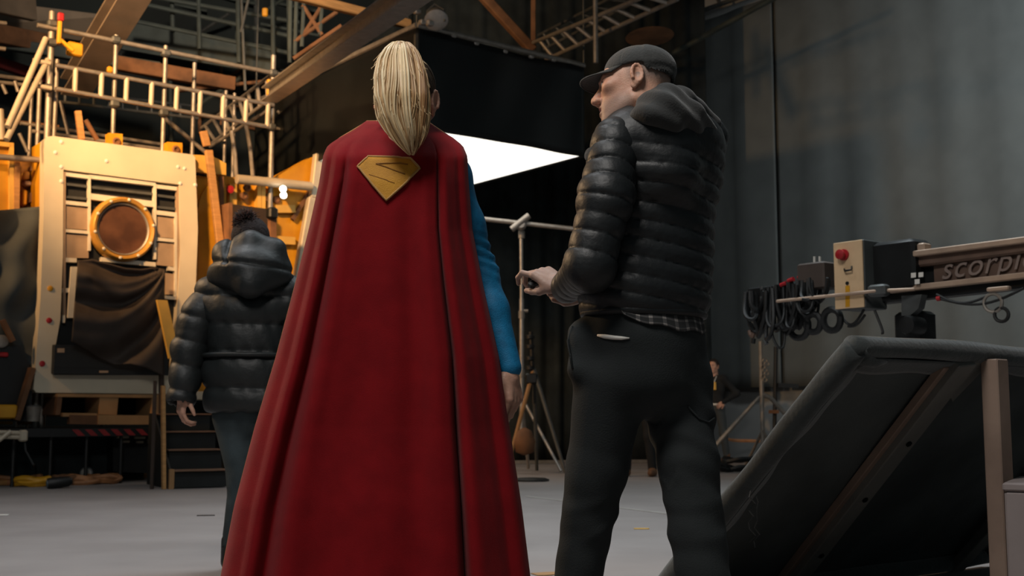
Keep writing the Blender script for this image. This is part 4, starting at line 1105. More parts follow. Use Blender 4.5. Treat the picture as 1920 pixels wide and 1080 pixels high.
def polygonise(f, lo, hi, h):
    lo = np.asarray(lo, float); hi = np.asarray(hi, float)
    B = 4
    nc = np.maximum(1, np.ceil((hi - lo) / (B * h)).astype(int)) + 1
    ci = np.stack(np.meshgrid(*[np.arange(n) for n in nc], indexing='ij'), -1).reshape(-1, 3)
    cp = (lo + (ci + .5 - .5 / B) * B * h).astype(f4)
    cv = f(cp).astype(f4)
    near = np.abs(cv) < B * h * 1.75
    n = nc * B
    Fg = np.repeat(np.repeat(np.repeat(cv.reshape(nc), B, 0), B, 1), B, 2)
    act = ci[near]
    off = np.stack(np.meshgrid(*[np.arange(B)] * 3, indexing='ij'), -1).reshape(-1, 3)
    CH_ = 20000
    for s in range(0, len(act), CH_):
        fi = (act[s:s + CH_, None, :] * B + off[None]).reshape(-1, 3)
        Fg[fi[:, 0], fi[:, 1], fi[:, 2]] = f((lo + fi * h).astype(f4))
    ins = Fg < 0
    S = ins[:-1, :-1, :-1].astype(np.int8)
    tot = np.zeros(tuple(n - 1), np.int8)
    for i in (0, 1):
        for j in (0, 1):
            for k in (0, 1):
                tot += ins[i:n[0] - 1 + i, j:n[1] - 1 + j, k:n[2] - 1 + k]
    cells = np.argwhere((tot > 0) & (tot < 8))
    idx = -np.ones(tuple(n - 1), np.int32)
    idx[cells[:, 0], cells[:, 1], cells[:, 2]] = np.arange(len(cells))
    acc = np.zeros((len(cells), 3)); cnt = np.zeros(len(cells))
    corners = [(i, j, k) for i in (0, 1) for j in (0, 1) for k in (0, 1)]
    for a in corners:
        for ax in range(3):
            if a[ax]: continue
            b = list(a); b[ax] = 1
            fa = Fg[cells[:, 0] + a[0], cells[:, 1] + a[1], cells[:, 2] + a[2]]
            fb = Fg[cells[:, 0] + b[0], cells[:, 1] + b[1], cells[:, 2] + b[2]]
            m = (fa < 0) != (fb < 0)
            t = np.where(m, fa / np.where(m, fa - fb, 1), 0)
            pt = np.tile(np.array(a, float), (len(cells), 1)); pt[:, ax] += t
            acc += pt * m[:, None]; cnt += m
    verts = lo + (cells + acc / cnt[:, None]) * h
    faces = []
    for ax in range(3):
        o1, o2 = (ax + 1) % 3, (ax + 2) % 3
        sl0 = [slice(None)] * 3; sl1 = [slice(None)] * 3
        sl0[ax] = slice(0, n[ax] - 1); sl1[ax] = slice(1, n[ax])
        x0 = ins[tuple(sl0)]; x1 = ins[tuple(sl1)]
        e = np.argwhere(x0 != x1)
        e = e[(e[:, o1] > 0) & (e[:, o2] > 0) & (e[:, o1] < n[o1] - 1) & (e[:, o2] < n[o2] - 1)]
        if not len(e): continue
        flip = ~x0[e[:, 0], e[:, 1], e[:, 2]]
        q = []
        for d1, d2 in ((-1, -1), (0, -1), (0, 0), (-1, 0)):
            c = e.copy(); c[:, o1] += d1; c[:, o2] += d2
            q.append(idx[c[:, 0], c[:, 1], c[:, 2]])
        q = np.stack(q, 1)
        q[flip] = q[flip][:, ::-1]
        faces.append(q)
    faces = np.concatenate(faces)
    faces = faces[(faces >= 0).all(1)]
    # pull the vertices onto the surface
    v = verts.astype(f4); eps = f4(h * .5)
    for _ in range(2):
        d = f(v)
        g = np.stack([f(v + np.array(e_, f4) * eps) - f(v - np.array(e_, f4) * eps) for e_ in np.eye(3)], 1)
        gl = np.linalg.norm(g, axis=1, keepdims=True) + 1e-9
        g = g / gl
        st = np.clip(d, -h, h)[:, None] * g * .8
        v = (v - st).astype(f4)
    return v.astype(float), faces, g.astype(float)

def nz(p, sc, seed=0):
    """cheap smooth pseudo noise in [-1,1]"""
    r = np.random.RandomState(seed); o = np.zeros(len(p))
    for i in range(7):
        d = r.normal(size=3); d /= np.linalg.norm(d)
        o += np.sin((p @ d) * sc * r.uniform(.6, 1.8) + r.uniform(0, 6.28) + .8 * np.sin((p @ np.roll(d, 1)) * sc * .7 + i))
    return o / 4.2

def organic(name, parts, material, parent, disp=None, attrs=None):
    """parts: list of (field, lo, hi, voxel); joined into one mesh object"""
    Vs, Fs, b = [], [], 0
    for f, lo, hi, h in parts:
        v, fc, g = polygonise(f, lo, hi, h)
        if disp is not None:
            v = v + g * disp(v, g)[:, None]
        Vs.append(v); Fs.append(fc + b); b += len(v)
    v = np.concatenate(Vs); fc = np.concatenate(Fs)
    at = {k: fn(v) for k, fn in attrs.items()} if attrs else None
    return obj(name, (v, fc), material, parent, True, fix=False, attrs=at)

def box_of(pts, pad):
    a = np.array(pts, float)
    return a.min(0) - pad, a.max(0) + pad

# ---- head, in its own frame: x right, y front, z up, origin between the ears, about 0.23 m tall
def head_field(man=True, open_mouth=0.0, neck_back=0.05):
    base = U(.035,
             ELL((0, -.018, .040), (.076, .097, .088)),
             ELL((0, .030, -.035), (.060, .070, .080)),
             ELL((0, .048, .030), (.058, .048, .058)))
    jaw = U(.022,
            CAP((-.052, -.004, -.062), (-.016, .070, -.100), .017, .018),
            CAP((.052, -.004, -.062), (.016, .070, -.100), .017, .018),
            ELL((0, .082, -.102), (.023, .019, .019)),
            ELL((0, .076, -.068), (.034, .026, .030)))
    cheeks = U(.02, ELL((-.046, .066, -.008), (.023, .022, .017)), ELL((.046, .066, -.008), (.023, .022, .017)))
    brow = U(.012, CAP((-.046, .078, .030), (-.012, .096, .032), .010), CAP((.046, .078, .030), (.012, .096, .032), .010))
    f = U(.022, base, jaw, cheeks)
    f = U(.014, f, brow)
    f = SUB(.016, f, ELL((-.033, .104, .012), (.020, .015, .012)), ELL((.033, .104, .012), (.020, .015, .012)))
    ns = .008 if man else .006
    nose = U(.008, CAP((0, .094, .022), (0, .119, -.020), .0085, .0125), ELL((0, .121, -.026), (.012, .012, .0105)),
             ELL((-.0135, .110, -.030), (.009, .011, .009)), ELL((.0135, .110, -.030), (.009, .011, .009)))
    f = U(.009, f, nose)
    f = SUB(.003, f, ELL((-.007, .115, -.039), (.004, .006, .005)), ELL((.007, .115, -.039), (.004, .006, .005)))
    lips = U(.004, ELL((0, .099, -.058), (.023, .011, .0065)), ELL((0, .098, -.074 - open_mouth * .4), (.021, .011, .0075)))
    f = U(.006, f, lips)
    f = SUB(.004, f, ELL((0, .106, -.066 - open_mouth * .2), (.021, .010, .0022 + open_mouth)))
    eyes = U(.002, ELL((-.033, .083, .011), (.0145, .0125, .0125)), ELL((.033, .083, .011), (.0145, .0125, .0125)))
    f = U(.004, f, eyes)
    lids = U(.004, CAP((-.045, .084, .016), (-.022, .092, .018), .0055), CAP((.045, .084, .016), (.022, .092, .018), .0055),
             CAP((-.044, .085, .003), (-.023, .091, .002), .005), CAP((.044, .085, .003), (.023, .091, .002), .005))
    f = U(.005, f, lids)
    # ears
    def ear(s):
        Re = frame((s * .90, -.42), 0, 0)      # ear disc normal points out and a little forward
        Rt = np.stack([Re[:, 0], Re[:, 1], Re[:, 2]], 1)
        disc = ELL((s * .080, -.020, .002), (.0195, .0075, .0335), Rt)
        rim = None
        pts = []
        for a in np.linspace(-.6, 4.2, 11):
            pts.append(V(s * .080, -.020, .004) + Rt[:, 0] * .0165 * math.cos(a) * s * -1 + Rt[:, 2] * .029 * math.sin(a) + Rt[:, 1] * .006)
        helix = CHAIN(pts, [.0048] * len(pts), .002)
        lobe = ELL((s * .077, -.010, -.030), (.006, .010, .011))
        g = U(.006, disc, lobe)
        g = SUB(.005, g, ELL(V(s * .080, -.016, .0) + Rt[:, 1] * .011, (.0115, .009, .019), Rt))
        return U(.004, g, helix)
    f = U(.008, f, ear(-1), ear(1))
    neck = CAP((0, -.028, -.045), (0, -.028 - neck_back, -.20), .056 if man else .046, .062 if man else .048)
    f = U(.03, f, neck)
    return f
def skin_attrs(c, R, s, beard=False):
    def loc(v): return ((v - c) @ R) / s
    def lip(v):
        q = loc(v)
        return np.clip(1.3 - ((q[:, 0] / .026) ** 2 + ((q[:, 2] + .066) / .013) ** 2), 0, 1) * (q[:, 1] > .08)
    def stub(v):
        q = loc(v)
        a = np.clip((-.030 - q[:, 2]) / .03, 0, 1) * np.clip((q[:, 1] + .01) / .02, 0, 1)
        b = np.clip((.02 - q[:, 1]) / .03, 0, 1) * np.clip((q[:, 2] + .02) / .03, 0, 1) * (np.abs(q[:, 0]) < .082)
        return np.clip(a * .5 + b * .7, 0, 1) * (1.0 if beard else 0.0)
    def eye(v):
        q = loc(v); x = np.abs(q[:, 0]) - .033
        return ((x / .0125) ** 2 + ((q[:, 2] - .0100) / .0052) ** 2 < 1).astype(float) * (q[:, 1] > .080)
    def iris(v):
        q = loc(v); x = np.abs(q[:, 0]) - .033
        e2 = (x / .0155) ** 2 + ((q[:, 2] - .0105) / .0082) ** 2
        return ((np.sqrt(x ** 2 + (q[:, 2] - .0100) ** 2) < .0052) | ((e2 > .55) & (e2 < 1.25) & (q[:, 2] > .010))).astype(float) * (q[:, 1] > .076) * .9
    def browm(v):
        q = loc(v); x = np.abs(q[:, 0])
        return np.clip(1.4 - ((x - .031) / .021) ** 2 - ((q[:, 2] - .034) / .006) ** 2, 0, 1) * (q[:, 1] > .07)
    return {'lip': lip, 'stubble': stub, 'eye': eye, 'iris': iris, 'brow': browm}
def skin_mat(name, col, ruddy, grey='#77726e', browc='#4a3a30'):
    m = mat(name, col, .52, 0, .08, 25, .12, 220, col2=ruddy, spec=.4)
    nt = m.node_tree; b = nt.nodes['Principled BSDF']
    src = b.inputs['Base Color'].links[0].from_socket
    for at, c in (('stubble', grey), ('lip', '#8d4a42'), ('brow', browc), ('eye', '#cfc8bf'), ('iris', '#2a241f')):
        a = nt.nodes.new('ShaderNodeAttribute'); a.attribute_name = at
        mx = nt.nodes.new('ShaderNodeMix'); mx.data_type = 'RGBA'
        nt.links.new(a.outputs['Fac'], mx.inputs['Factor'])
        nt.links.new(src, mx.inputs['A']); mx.inputs['B'].default_value = (*lin(c), 1)
        src = mx.outputs['Result']
    nt.links.new(src, b.inputs['Base Color'])
    b.inputs['Subsurface Weight'].default_value = .08
    b.inputs['Subsurface Radius'].default_value = (.01, .004, .002)
    return m
# ---- hand: origin at the wrist, y along the fingers, x toward the thumb, z out of the back of the hand
def hand_field(curl=(20, 30, 20), thumb=(.55, .62, -.45), curls=None, spread=1.0, thumb_bend=(.15, .9, -.25)):
    palm = U(.012, ELL((0, .048, 0), (.039, .050, .0145)), CAP((.022, .02, -.004), (.030, .085, 0), .013, .0115), CAP((-.022, .02, -.004), (-.028, .075, 0), .012, .0105),
             CAP((0, -.03, 0), (0, .02, 0), .026, .024), ELL((.026, .030, -.010), (.017, .026, .014)))
    fs = []
    roots = [(.030, .086), (.0105, .091), (-.0095, .087), (-.028, .077)]
    lens = [(.043, .026, .021), (.048, .030, .022), (.044, .027, .021), (.034, .020, .018)]
    for i in range(4):
        cs = curls[i] if curls else curl
        p = V(roots[i][0], roots[i][1], 0.0); a = 0.0; side = (.10, .02, -.05, -.14)[i] * spread
        pts = [p - V(0, .015, 0), p]; rs = [.0098, .0095]
        for j in range(3):
            a += math.radians(cs[j])
            d = V(side * math.cos(a), math.cos(a), -math.sin(a)); d = d / np.linalg.norm(d)
            p = p + d * lens[i][j]; pts.append(p); rs.append((.0085, .0078, .0066)[j] * (1 if i < 3 else .88))
        fs.append(CHAIN(pts, rs, .003))
    t0 = V(.026, .018, -.006); t1 = t0 + nrm(V(*thumb)) * .042; t2 = t1 + nrm(V(*thumb) * .6 + V(*thumb_bend)) * .030; t3 = t2 + nrm(V(*thumb) * .3 + V(*thumb_bend)) * .024
    th = CHAIN([t0, t1, t2, t3], [.014, .0115, .010, .0078], .004)
    f = U(.009, palm, th)
    fing = fs[0]
    for g in fs[1:]: fing = U(.0, fing, g)
    return U(.006, f, fing)
def basis(y, z):
    y = nrm(y); z = np.asarray(z, float); z = nrm(z - y * (z @ y)); x = np.cross(y, z)
    return np.stack([x, y, z], 1)
def basis_l(y, z):
    B = basis(y, z); B[:, 0] *= -1; return B      # mirrored frame for the other hand
# ------------------------------------------------------------------ person in quilted jacket
M['skin'] = skin_mat('skin_weathered', '#d4a68e', '#c08c74', browc='#5d5048')
M['down'] = mat('black_nylon', '#1d2022', .50, 0, .12, 8, .22, 45, spec=.38)
M['downwarm'] = M['down']
M['trouser'] = mat('charcoal_twill', '#2d3132', .9, 0, .12, 5, .2, 260, spec=.2)
M['hoodie'] = mat('charcoal_jersey', '#3a3b3b', .95, 0, .1, 9, .2, 180, sheen=.2, spec=.2)
M['capcloth'] = mat('charcoal_cap_cloth', '#3c3d3c', .9, 0, .12, 12, .25, 150, sheen=.2, spec=.25)
MF = nrm(V(-.6, .8, 0)); MR = V(.8, .6, 0)
BM = frame(MF)
man = thing('person', V(.385, 3.38, 0), 'person in black quilted jacket and dark cap with head turned left', 'person')
hc = P(1189, 168, 3.36); HR = frame((-.97, .24), math.radians(4), math.radians(15)); HS = .965
jc = lambda px, py, d: P(px, py, d)
sh_l, sh_r = jc(1156, 266, 3.28), jc(1318, 262, 3.53)
el_l, wr_l = jc(1106, 500, 3.20), jc(1060, 541, 3.46)
el_r, wr_r = V(.46, 3.68, 1.24), V(.235, 3.64, 1.12)
hip_l, hip_r = jc(1146, 715, 3.33), jc(1266, 715, 3.44)
kn_l, an_l = jc(1119, 880, 3.36), jc(1062, 1205, 3.42)
kn_r, an_r = jc(1290, 870, 3.36), jc(1336, 1215, 3.28)
an_l[2] = max(an_l[2], .09); an_r[2] = max(an_r[2], .09)
pelv = jc(1206, 655, 3.385); chest = jc(1232, 320, 3.405); neckb = hc + HR @ V(0, -.075, -.19)
# body (skin): head, trunk, limbs and both hands in one mesh
head = XF(head_field(True, .006, .06), hc, HR, HS)
trunk = U(.05, CAP(neckb, chest, .06, .12), CAP(chest, pelv, .12, .12), CAP(sh_l, el_l, .045, .04), CAP(el_l, wr_l, .038, .027),
          CAP(sh_r, el_r, .045, .04), CAP(el_r, wr_r, .038, .027), CAP(chest, sh_l, .08, .05), CAP(chest, sh_r, .08, .05),
          CAP(hip_l, kn_l, .075, .05), CAP(kn_l, an_l, .05, .035), CAP(hip_r, kn_r, .075, .05), CAP(kn_r, an_r, .05, .035), CAP(pelv, hip_l, .1, .08), CAP(pelv, hip_r, .1, .08))
hl_y = nrm(jc(1016, 512, 3.50) - wr_l); hl_z = nrm(V(-.25, -.35, .9))
HL = basis_l(hl_y, hl_z)
handl = XF(hand_field(curls=[(18, 48, 40), (38, 58, 45), (52, 62, 45), (60, 65, 45)], thumb=(.35, .7, -.62), thumb_bend=(-.2, .8, -.35)), wr_l + hl_y * .015, HL, 1.0)
hr_y = nrm(V(.130, 3.56, 1.105) - wr_r); HRr = basis(hr_y, nrm(V(-.3, -.75, -.35)))
handr = XF(hand_field(curls=[(30, 45, 35), (40, 50, 35), (45, 55, 40), (50, 55, 40)], thumb=(.3, .8, -.5)), wr_r + hr_y * .01, HRr, .98)
allp = [hc, chest, pelv, sh_l, sh_r, el_l, wr_l, el_r, wr_r, kn_l, an_l, kn_r, an_r]
lo, hi = box_of(allp, .16)
ok = MB()
body = organic('body', [(head, hc - V(.17, .17, .22), hc + V(.17, .17, .17), .0023),
                        (trunk, *box_of(allp[1:], .14), .014),
                        (handl, *box_of([wr_l, wr_l + hl_y * .14], .10), .0028),
                        (handr, *box_of([wr_r, wr_r + hr_y * .14], .10), .0032)],
               M['skin'], man, attrs=skin_attrs(hc, HR, HS, True))
# trousers
def crease(v, g):
    q = (v - pelv) @ BM
    z = v[:, 2]
    w = .0022 * np.sin(62 * (z + .55 * q[:, 0] + .25 * q[:, 1]) + 2.5 * np.sin(9 * q[:, 1] + 3)) * np.clip(nz(v, 9, 3) + .35, 0, 1)
    w += .008 * np.abs(np.sin(24 * (z + .75 * q[:, 0]) + 1.2 * nz(v, 6, 5))) ** 6 * np.exp(-((z - .66) / .13) ** 2) * (q[:, 0] > 0)
    w += .005 * np.abs(np.sin(30 * (z - .5 * q[:, 0]) + 1.5 * nz(v, 7, 6))) ** 5 * np.exp(-((z - .45) / .06) ** 2)
    w += .0016 * nz(v, 16, 8)
    return w
tz = jc(1206, 592, 3.385)
trous = U(.045, ELL(pelv + ZV * .025 - MF * .005, (.202, .148, .145), BM), CAP(jc(1088, 622, 3.31), jc(1086, 690, 3.29), .034, .03), ELL(pelv - ZV * .085 - MF * .045, (.165, .105, .105), BM),
          CAP(hip_l - ZV * .0, kn_l, .108, .083), CAP(hip_r, kn_r, .108, .080),
          CAP(tz + ZV * .0, pelv, .12, .13))
shin = U(.03, CAP(kn_l, an_l, .083, .060), CAP(kn_r, an_r, .080, .074))
trous = U(.03, trous, shin)
trous = INT(.01, trous, PLANE((0, 0, tz[2] + .06), (0, 0, 1)))
trous = SUB(.008, trous, CAP(an_l - ZV * .2, an_l + ZV * .015 - ZV * .04, .09), CAP(an_r - ZV * .2, an_r - ZV * .04, .10))
lo, hi = box_of([pelv, hip_l, hip_r, kn_l, kn_r, an_l, an_r, tz], .21); lo[2] = .02; hi[2] = tz[2] + .08
tr_o = organic('trousers', [(trous, lo, hi, .0072)], M['trouser'], man, crease)
# pocket flap, seam and pale pocket trim on the seat
def on_mesh(o, px, py, out=.002):
    me = o.data
    if not hasattr(on_mesh, 'c'): on_mesh.c = {}
    if o.name not in on_mesh.c:
        on_mesh.c[o.name] = BVHTree.FromPolygons([v.co[:] for v in me.vertices], [p.vertices[:] for p in me.polygons])
    r = ray(px, py); r = r / np.linalg.norm(r)
    hit, n, _, _ = on_mesh.c[o.name].ray_cast(Vector(CAM), Vector(r))
    if hit is None: return None
    return np.array(hit) + np.array(n) * out * (1 if np.dot(np.array(n), r) < 0 else -1)
def strip_on(o, pts, r, name, m, parent, n=8):
    ps = [on_mesh(o, *p) for p in pts]; ps = [p for p in ps if p is not None]
    if len(ps) > 1: return obj(name, MB().tube(ps, r, n), m, parent, True)
strip_on(tr_o, [(1121, 629), (1134, 631), (1150, 633), (1166, 634), (1180, 634)], [.003, .006, .006, .005, .002], 'pocket_trim', M['white'], tr_o)
strip_on(tr_o, [(1074, 612), (1066, 640), (1066, 665), (1074, 690)], .0035, 'pocket_edge', M['trouser'], tr_o)
strip_on(tr_o, [(1290, 762), (1310, 786), (1328, 792), (1338, 784)], .003, 'pocket_edge', M['trouser'], tr_o)
# shoes
for an, fw in ((an_l, nrm(V(-.75, .66, 0))), (an_r, nrm(V(-.45, .9, 0)))):
    Bf = frame(fw); b0_ = V(an[0], an[1], 0)
    sho = U(.02, ELL(b0_ + fw * .085 + ZV * .045, (.048, .15, .045), Bf), CAP(b0_ + ZV * .06, b0_ + ZV * .12, .05, .048), ELL(b0_ - fw * .02 + ZV * .05, (.042, .06, .05), Bf))
    sho = INT(.004, sho, PLANE((0, 0, .004), (0, 0, -1)))
    organic('shoe', [(sho, b0_ - V(.28, .28, .01), b0_ + V(.28, .28, .2), .009)], M['blackplastic'], man)
# plaid shirt tail
def plaid():
    m = mat('plaid_flannel', '#2b2d2e', .95, 0, .1, 30)
    nt = m.node_tree; N = nt.nodes; L = nt.links; b = N['Principled BSDF']
    tc = N.new('ShaderNodeTexCoord'); sp = N.new('ShaderNodeSeparateXYZ'); L.new(tc.outputs['UV'], sp.inputs[0])
    def band(sock, freq):
        mu = N.new('ShaderNodeMath'); mu.operation = 'MULTIPLY'; mu.inputs[1].default_value = freq; L.new(sock, mu.inputs[0])
        fr_ = N.new('ShaderNodeMath'); fr_.operation = 'FRACT'; L.new(mu.outputs[0], fr_.inputs[0])
        lt = N.new('ShaderNodeMath'); lt.operation = 'LESS_THAN'; lt.inputs[1].default_value = .3; L.new(fr_.outputs[0], lt.inputs[0])
        return lt.outputs[0]
    ad = N.new('ShaderNodeMath'); ad.operation = 'ADD'; L.new(band(sp.outputs[0], 16), ad.inputs[0]); L.new(band(sp.outputs[1], 2.4), ad.inputs[1])
    rp = N.new('ShaderNodeValToRGB'); rp.color_ramp.elements[0].color = (*lin('#1e2021'), 1); rp.color_ramp.elements[1].color = (*lin('#85807c'), 1)
    e_ = rp.color_ramp.elements.new(.5); e_.color = (*lin('#454444'), 1)
    dv = N.new('ShaderNodeMath'); dv.operation = 'MULTIPLY'; dv.inputs[1].default_value = .5; L.new(ad.outputs[0], dv.inputs[0])
    L.new(dv.outputs[0], rp.inputs[0]); L.new(rp.outputs[0], b.inputs['Base Color'])
    return m
zt_, zb_ = jc(1206, 598, 3.39)[2] + .012, jc(1250, 621, 3.27)[2]
G = np.zeros((7, 60, 3))
for i in range(7):
    for j in range(60):
        a = math.radians(-172 + 200 * j / 59)          # around the back of the waist
        q = i / 6
        drop = math.sin(math.pi * min(1, max(0, (j / 59 - .12) / .76))) ** .5 if 0.12 < j / 59 < .88 else 0
        z = zt_ - (zt_ - zb_) * q * (drop * (1 + .08 * math.sin(j * .6)))
        c_ = tz - MF * .005
        rx, ry = .184 + .010 * q + .003 * math.sin(j * .9), .140 + .012 * q
        p = c_ + MR * rx * math.cos(a) + MF * ry * math.sin(a); p[2] = z
        G[i, j] = p
me_ = MB(); me_.grid(G)
sh_o = obj('shirt_tail', me_, plaid(), man, True, thick=.003)
uv = sh_o.data.uv_layers.new(name='UVMap')
for lp in sh_o.data.loops:
    k_ = lp.vertex_index; uv.data[lp.index].uv = ((k_ % 60) / 59.0, (k_ // 60) / 6.0)
# jacket body
hemz = jc(1206, 598, 3.39)[2]
jk = U(.07, ELL(jc(1236, 315, 3.41), (.222, .148, .20), BM), ELL(jc(1222, 450, 3.405), (.205, .155, .20), BM),
       ELL(jc(1208, 555, 3.39), (.212, .165, .17), BM), CAP(sh_l + V(.035, .02, -.005), sh_r + V(-.03, -.02, -.005), .078, .08),
       ELL(jc(1258, 260, 3.37), (.165, .11, .085), BM))
jk = U(.05, jk, CAP(neckb + ZV * .02, neckb - ZV * .08, .073, .10))
jk = INT(.02, jk, PLANE((0, 0, hemz), (0, 0, -1)))
jk = SUB(.012, jk, CAP(neckb + ZV * .07 + MF * .03, neckb + ZV * .3 + MF * .06, .075))
SPC = .0535
def quilt_body(v, g):
    q = (v - chest) @ BM
    zz = v[:, 2] + .13 * q[:, 0] - .02 * np.sin(q[:, 1] * 9) + .0035 * nz(v, 11, 2)
    ph = (zz - hemz + .004) / SPC
    s = np.abs(np.sin(np.pi * ph)) ** .5
    fr_ = ph - np.floor(ph)
    pucker = np.sin(v @ np.array([95., 60., 12.]) + 4 * nz(v, 14, 6)) * np.clip(1 - s * 1.15, 0, 1) * .0022
    pucker += .0028 * nz(v * np.array([1, 1, .6]), 26, 9) * s
    fade = np.clip((neckb[2] + .03 - v[:, 2]) / .06, .15, 1)
    return ((s - .6) * .0105 * (1 - .25 * (fr_ < .35)) + pucker) * fade
lo, hi = box_of([sh_l, sh_r, chest, tz, neckb], .25); lo[2] = hemz - .03; hi[2] = neckb[2] + .12
jacket = organic('jacket', [(jk, lo, hi, .0052)], M['down'], man, quilt_body)
obj('hem_band', MB().tube([jc(1208, 590, 3.39) * V(1, 1, 0) + ZV * (hemz + .012) + MR * .190 * math.cos(a) + MF * .147 * math.sin(a) for a in np.linspace(0, 2 * math.pi, 48, endpoint=False)], .014, 8, closed=True), M['down'], jacket, True)
# sleeves
def sleeve(name, pts, rs, parent):
    pts = [np.asarray(p, float) for p in pts]
    f = CHAIN(pts, rs, .03)
    cum = np.concatenate([[0], np.cumsum([np.linalg.norm(pts[i + 1] - pts[i]) for i in range(len(pts) - 1)])])
    def arc(v):
        best = np.full(len(v), 1e9); s_ = np.zeros(len(v))
        for i in range(len(pts) - 1):
            d = pts[i + 1] - pts[i]; t = np.clip(((v - pts[i]) @ d) / (d @ d), -.25 if i == 0 else 0, 1)
            dist = np.linalg.norm(v - (pts[i] + np.clip(t, 0, 1)[:, None] * d), axis=1)
            m = dist < best; best[m] = dist[m]; s_[m] = cum[i] + t[m] * np.linalg.norm(d)
        return s_
    def dsp(v, g):
        a = arc(v) + .006 * nz(v, 16, 4)
        ph = a / .052 + .2
        s = np.abs(np.sin(np.pi * ph)) ** .36
        w = np.clip(1 - s * 1.1, 0, 1) * .0026 * np.sin(v @ np.array([70., 90., 40.]) + 4 * nz(v, 15, 7))
        return (s - .65) * .0092 + w + .0028 * nz(v, 28, 11) * s
    # cuff opening
    e_ = nrm(pts[-1] - pts[-2])
    g = SUB(.004, f, CAP(pts[-1] + e_ * .02, pts[-1] + e_ * .2, rs[-1] * .82))
    lo, hi = box_of(pts, max(rs) + .03)
    return organic(name, [(g, lo, hi, .005)], M['down'], parent, dsp)
sleeve('sleeve', [sh_l, jc(1136, 370, 3.215), el_l, wr_l - nrm(wr_l - el_l) * .0], [.072, .073, .066, .043], jacket)
sleeve('sleeve', [sh_r, sh_r * .45 + el_r * .55 + V(.02, .0, 0), el_r, wr_r], [.076, .07, .064, .042], jacket)
obj('zip_pull', MB().tube([jc(1117, 506, 3.12) + V(.01, .06, 0), jc(1118, 520, 3.12) + V(.01, .06, 0)], .004, 6).lathe(jc(1118, 522, 3.18), V(0, 1, 0), [(.007, -.003), (.007, .003), (.003, .004)], 10), M['galvdark'], jacket, 'auto')
# small badge on the left sleeve
b_ = jc(1113, 283, 3.19)
obj('sleeve_badge', MB().lathe(b_ + V(-.006, .045, 0), nrm(V(-.75, -.65, .1)), [(.02, -.02), (.02, .004), (.017, .006), (.001, .006)], 18), M['hoodie'], jacket, 'auto')
# hood of the sweatshirt lying on the back
nk = neckb
hood = U(.035,
         CHAIN([jc(1190, 214, 3.27), jc(1208, 200, 3.25), jc(1228, 188, 3.25), jc(1252, 184, 3.27), jc(1275, 192, 3.34), jc(1285, 207, 3.42)], [.016, .026, .034, .04, .04, .03], .01),
         CHAIN([jc(1212, 208, 3.22), jc(1245, 200, 3.22), jc(1290, 220, 3.28), jc(1326, 246, 3.36)], [.03, .043, .045, .026], .01),
         CHAIN([jc(1262, 190, 3.36), jc(1300, 205, 3.40), jc(1330, 234, 3.43), jc(1336, 250, 3.40)], [.035, .036, .03, .018], .01),
         CHAIN([jc(1190, 226, 3.24), jc(1222, 218, 3.2), jc(1265, 226, 3.22), jc(1300, 243, 3.3)], [.014, .026, .03, .02], .01))
def hfold(v, g):
    return .004 * np.sin(v @ np.array([45., 20., 85.]) + 2.5 * nz(v, 6, 2)) + .002 * nz(v, 22, 3)
lo, hi = box_of([jc(1150, 250, 3.15), jc(1345, 150, 3.5)], .07)
organic('hood', [(hood, lo, hi, .005)], M['hoodie'], man, hfold)
# cap: crown, visor and button
def capc(q): return hc + HR @ (np.asarray(q) * HS)
crown = ELL((0, -.020, .052), (.088, .110, .088))
cut = PLANE((0, 0, .036), (0, -.10, -1))
cutb = PLANE((0, -.06, .008), (0, .30, -1))
crown_f = INT(.008, INT(.006, crown, PLANE((0, .0, .040), nrm((0, .05, -1)))), lambda p: np.full(len(p), -1, f4))
crown_f = U(.012, INT(.006, crown, PLANE((0, 0, .043), (0, .0, -1))), INT(.006, INT(.01, crown, PLANE((0, -.045, .0), (0, 1, 0))), PLANE((0, 0, -.012), (0, .25, -1))))
crown_f = SUB(.003, crown_f, ELL((0, -.018, .030), (.080, .101, .080)))
def capw(v, g):
    q = ((v - hc) @ HR) / HS
    ang = np.arctan2(q[:, 0], q[:, 1] + .02)
    return .003 * nz(v, 30, 5) - .0015 * np.exp(-(np.sin(ang * 3) / .05) ** 2) + .0025 * np.sin(q[:, 2] * 120 + 6 * q[:, 1] * 10) * np.clip((.06 - q[:, 2]) / .05, 0, 1) * np.clip((-q[:, 1]) / .05, 0, 1)
cp = thing('cap', hc + ZV * .05, 'charcoal cap with curved visor on the head of the person in the quilted jacket', 'cap')
organic('crown', [(XF(crown_f, hc, HR, HS), hc - V(.17, .17, .12), hc + V(.17, .17, .19), .0036)], M['capcloth'], cp, capw)
G = np.zeros((14, 40, 3))
for i in range(14):
    t = i / 13
    for j in range(40):
        a = math.radians(-72 + 144 * j / 39); ca, sa = math.cos(a), math.sin(a)
        inner = V(.083 * sa, -.020 + .104 * ca, .046)
        ext = .080 * max(0, ca) ** .55
        y_ = inner[1] + ext * t
        x_ = inner[0] * (1 - .06 * t)
        z_ = .046 - .010 * t - 1.7 * x_ * x_ * (.4 + t) + .006
        G[i, j] = capc((x_, y_, z_))
mv = MB(); mv.grid(G)
vis = obj('visor', mv, M['capcloth'], cp, True, thick=.004)
obj('visor_edge', MB().tube([G[13, j] for j in range(40)], .0032, 6), M['capcloth'], vis, True)
obj('button', MB().lathe(capc((0, -.02, .138)), HR[:, 2], [(.009, 0), (.008, .004), (.001, .006)], 12), M['capcloth'], cp, 'auto')
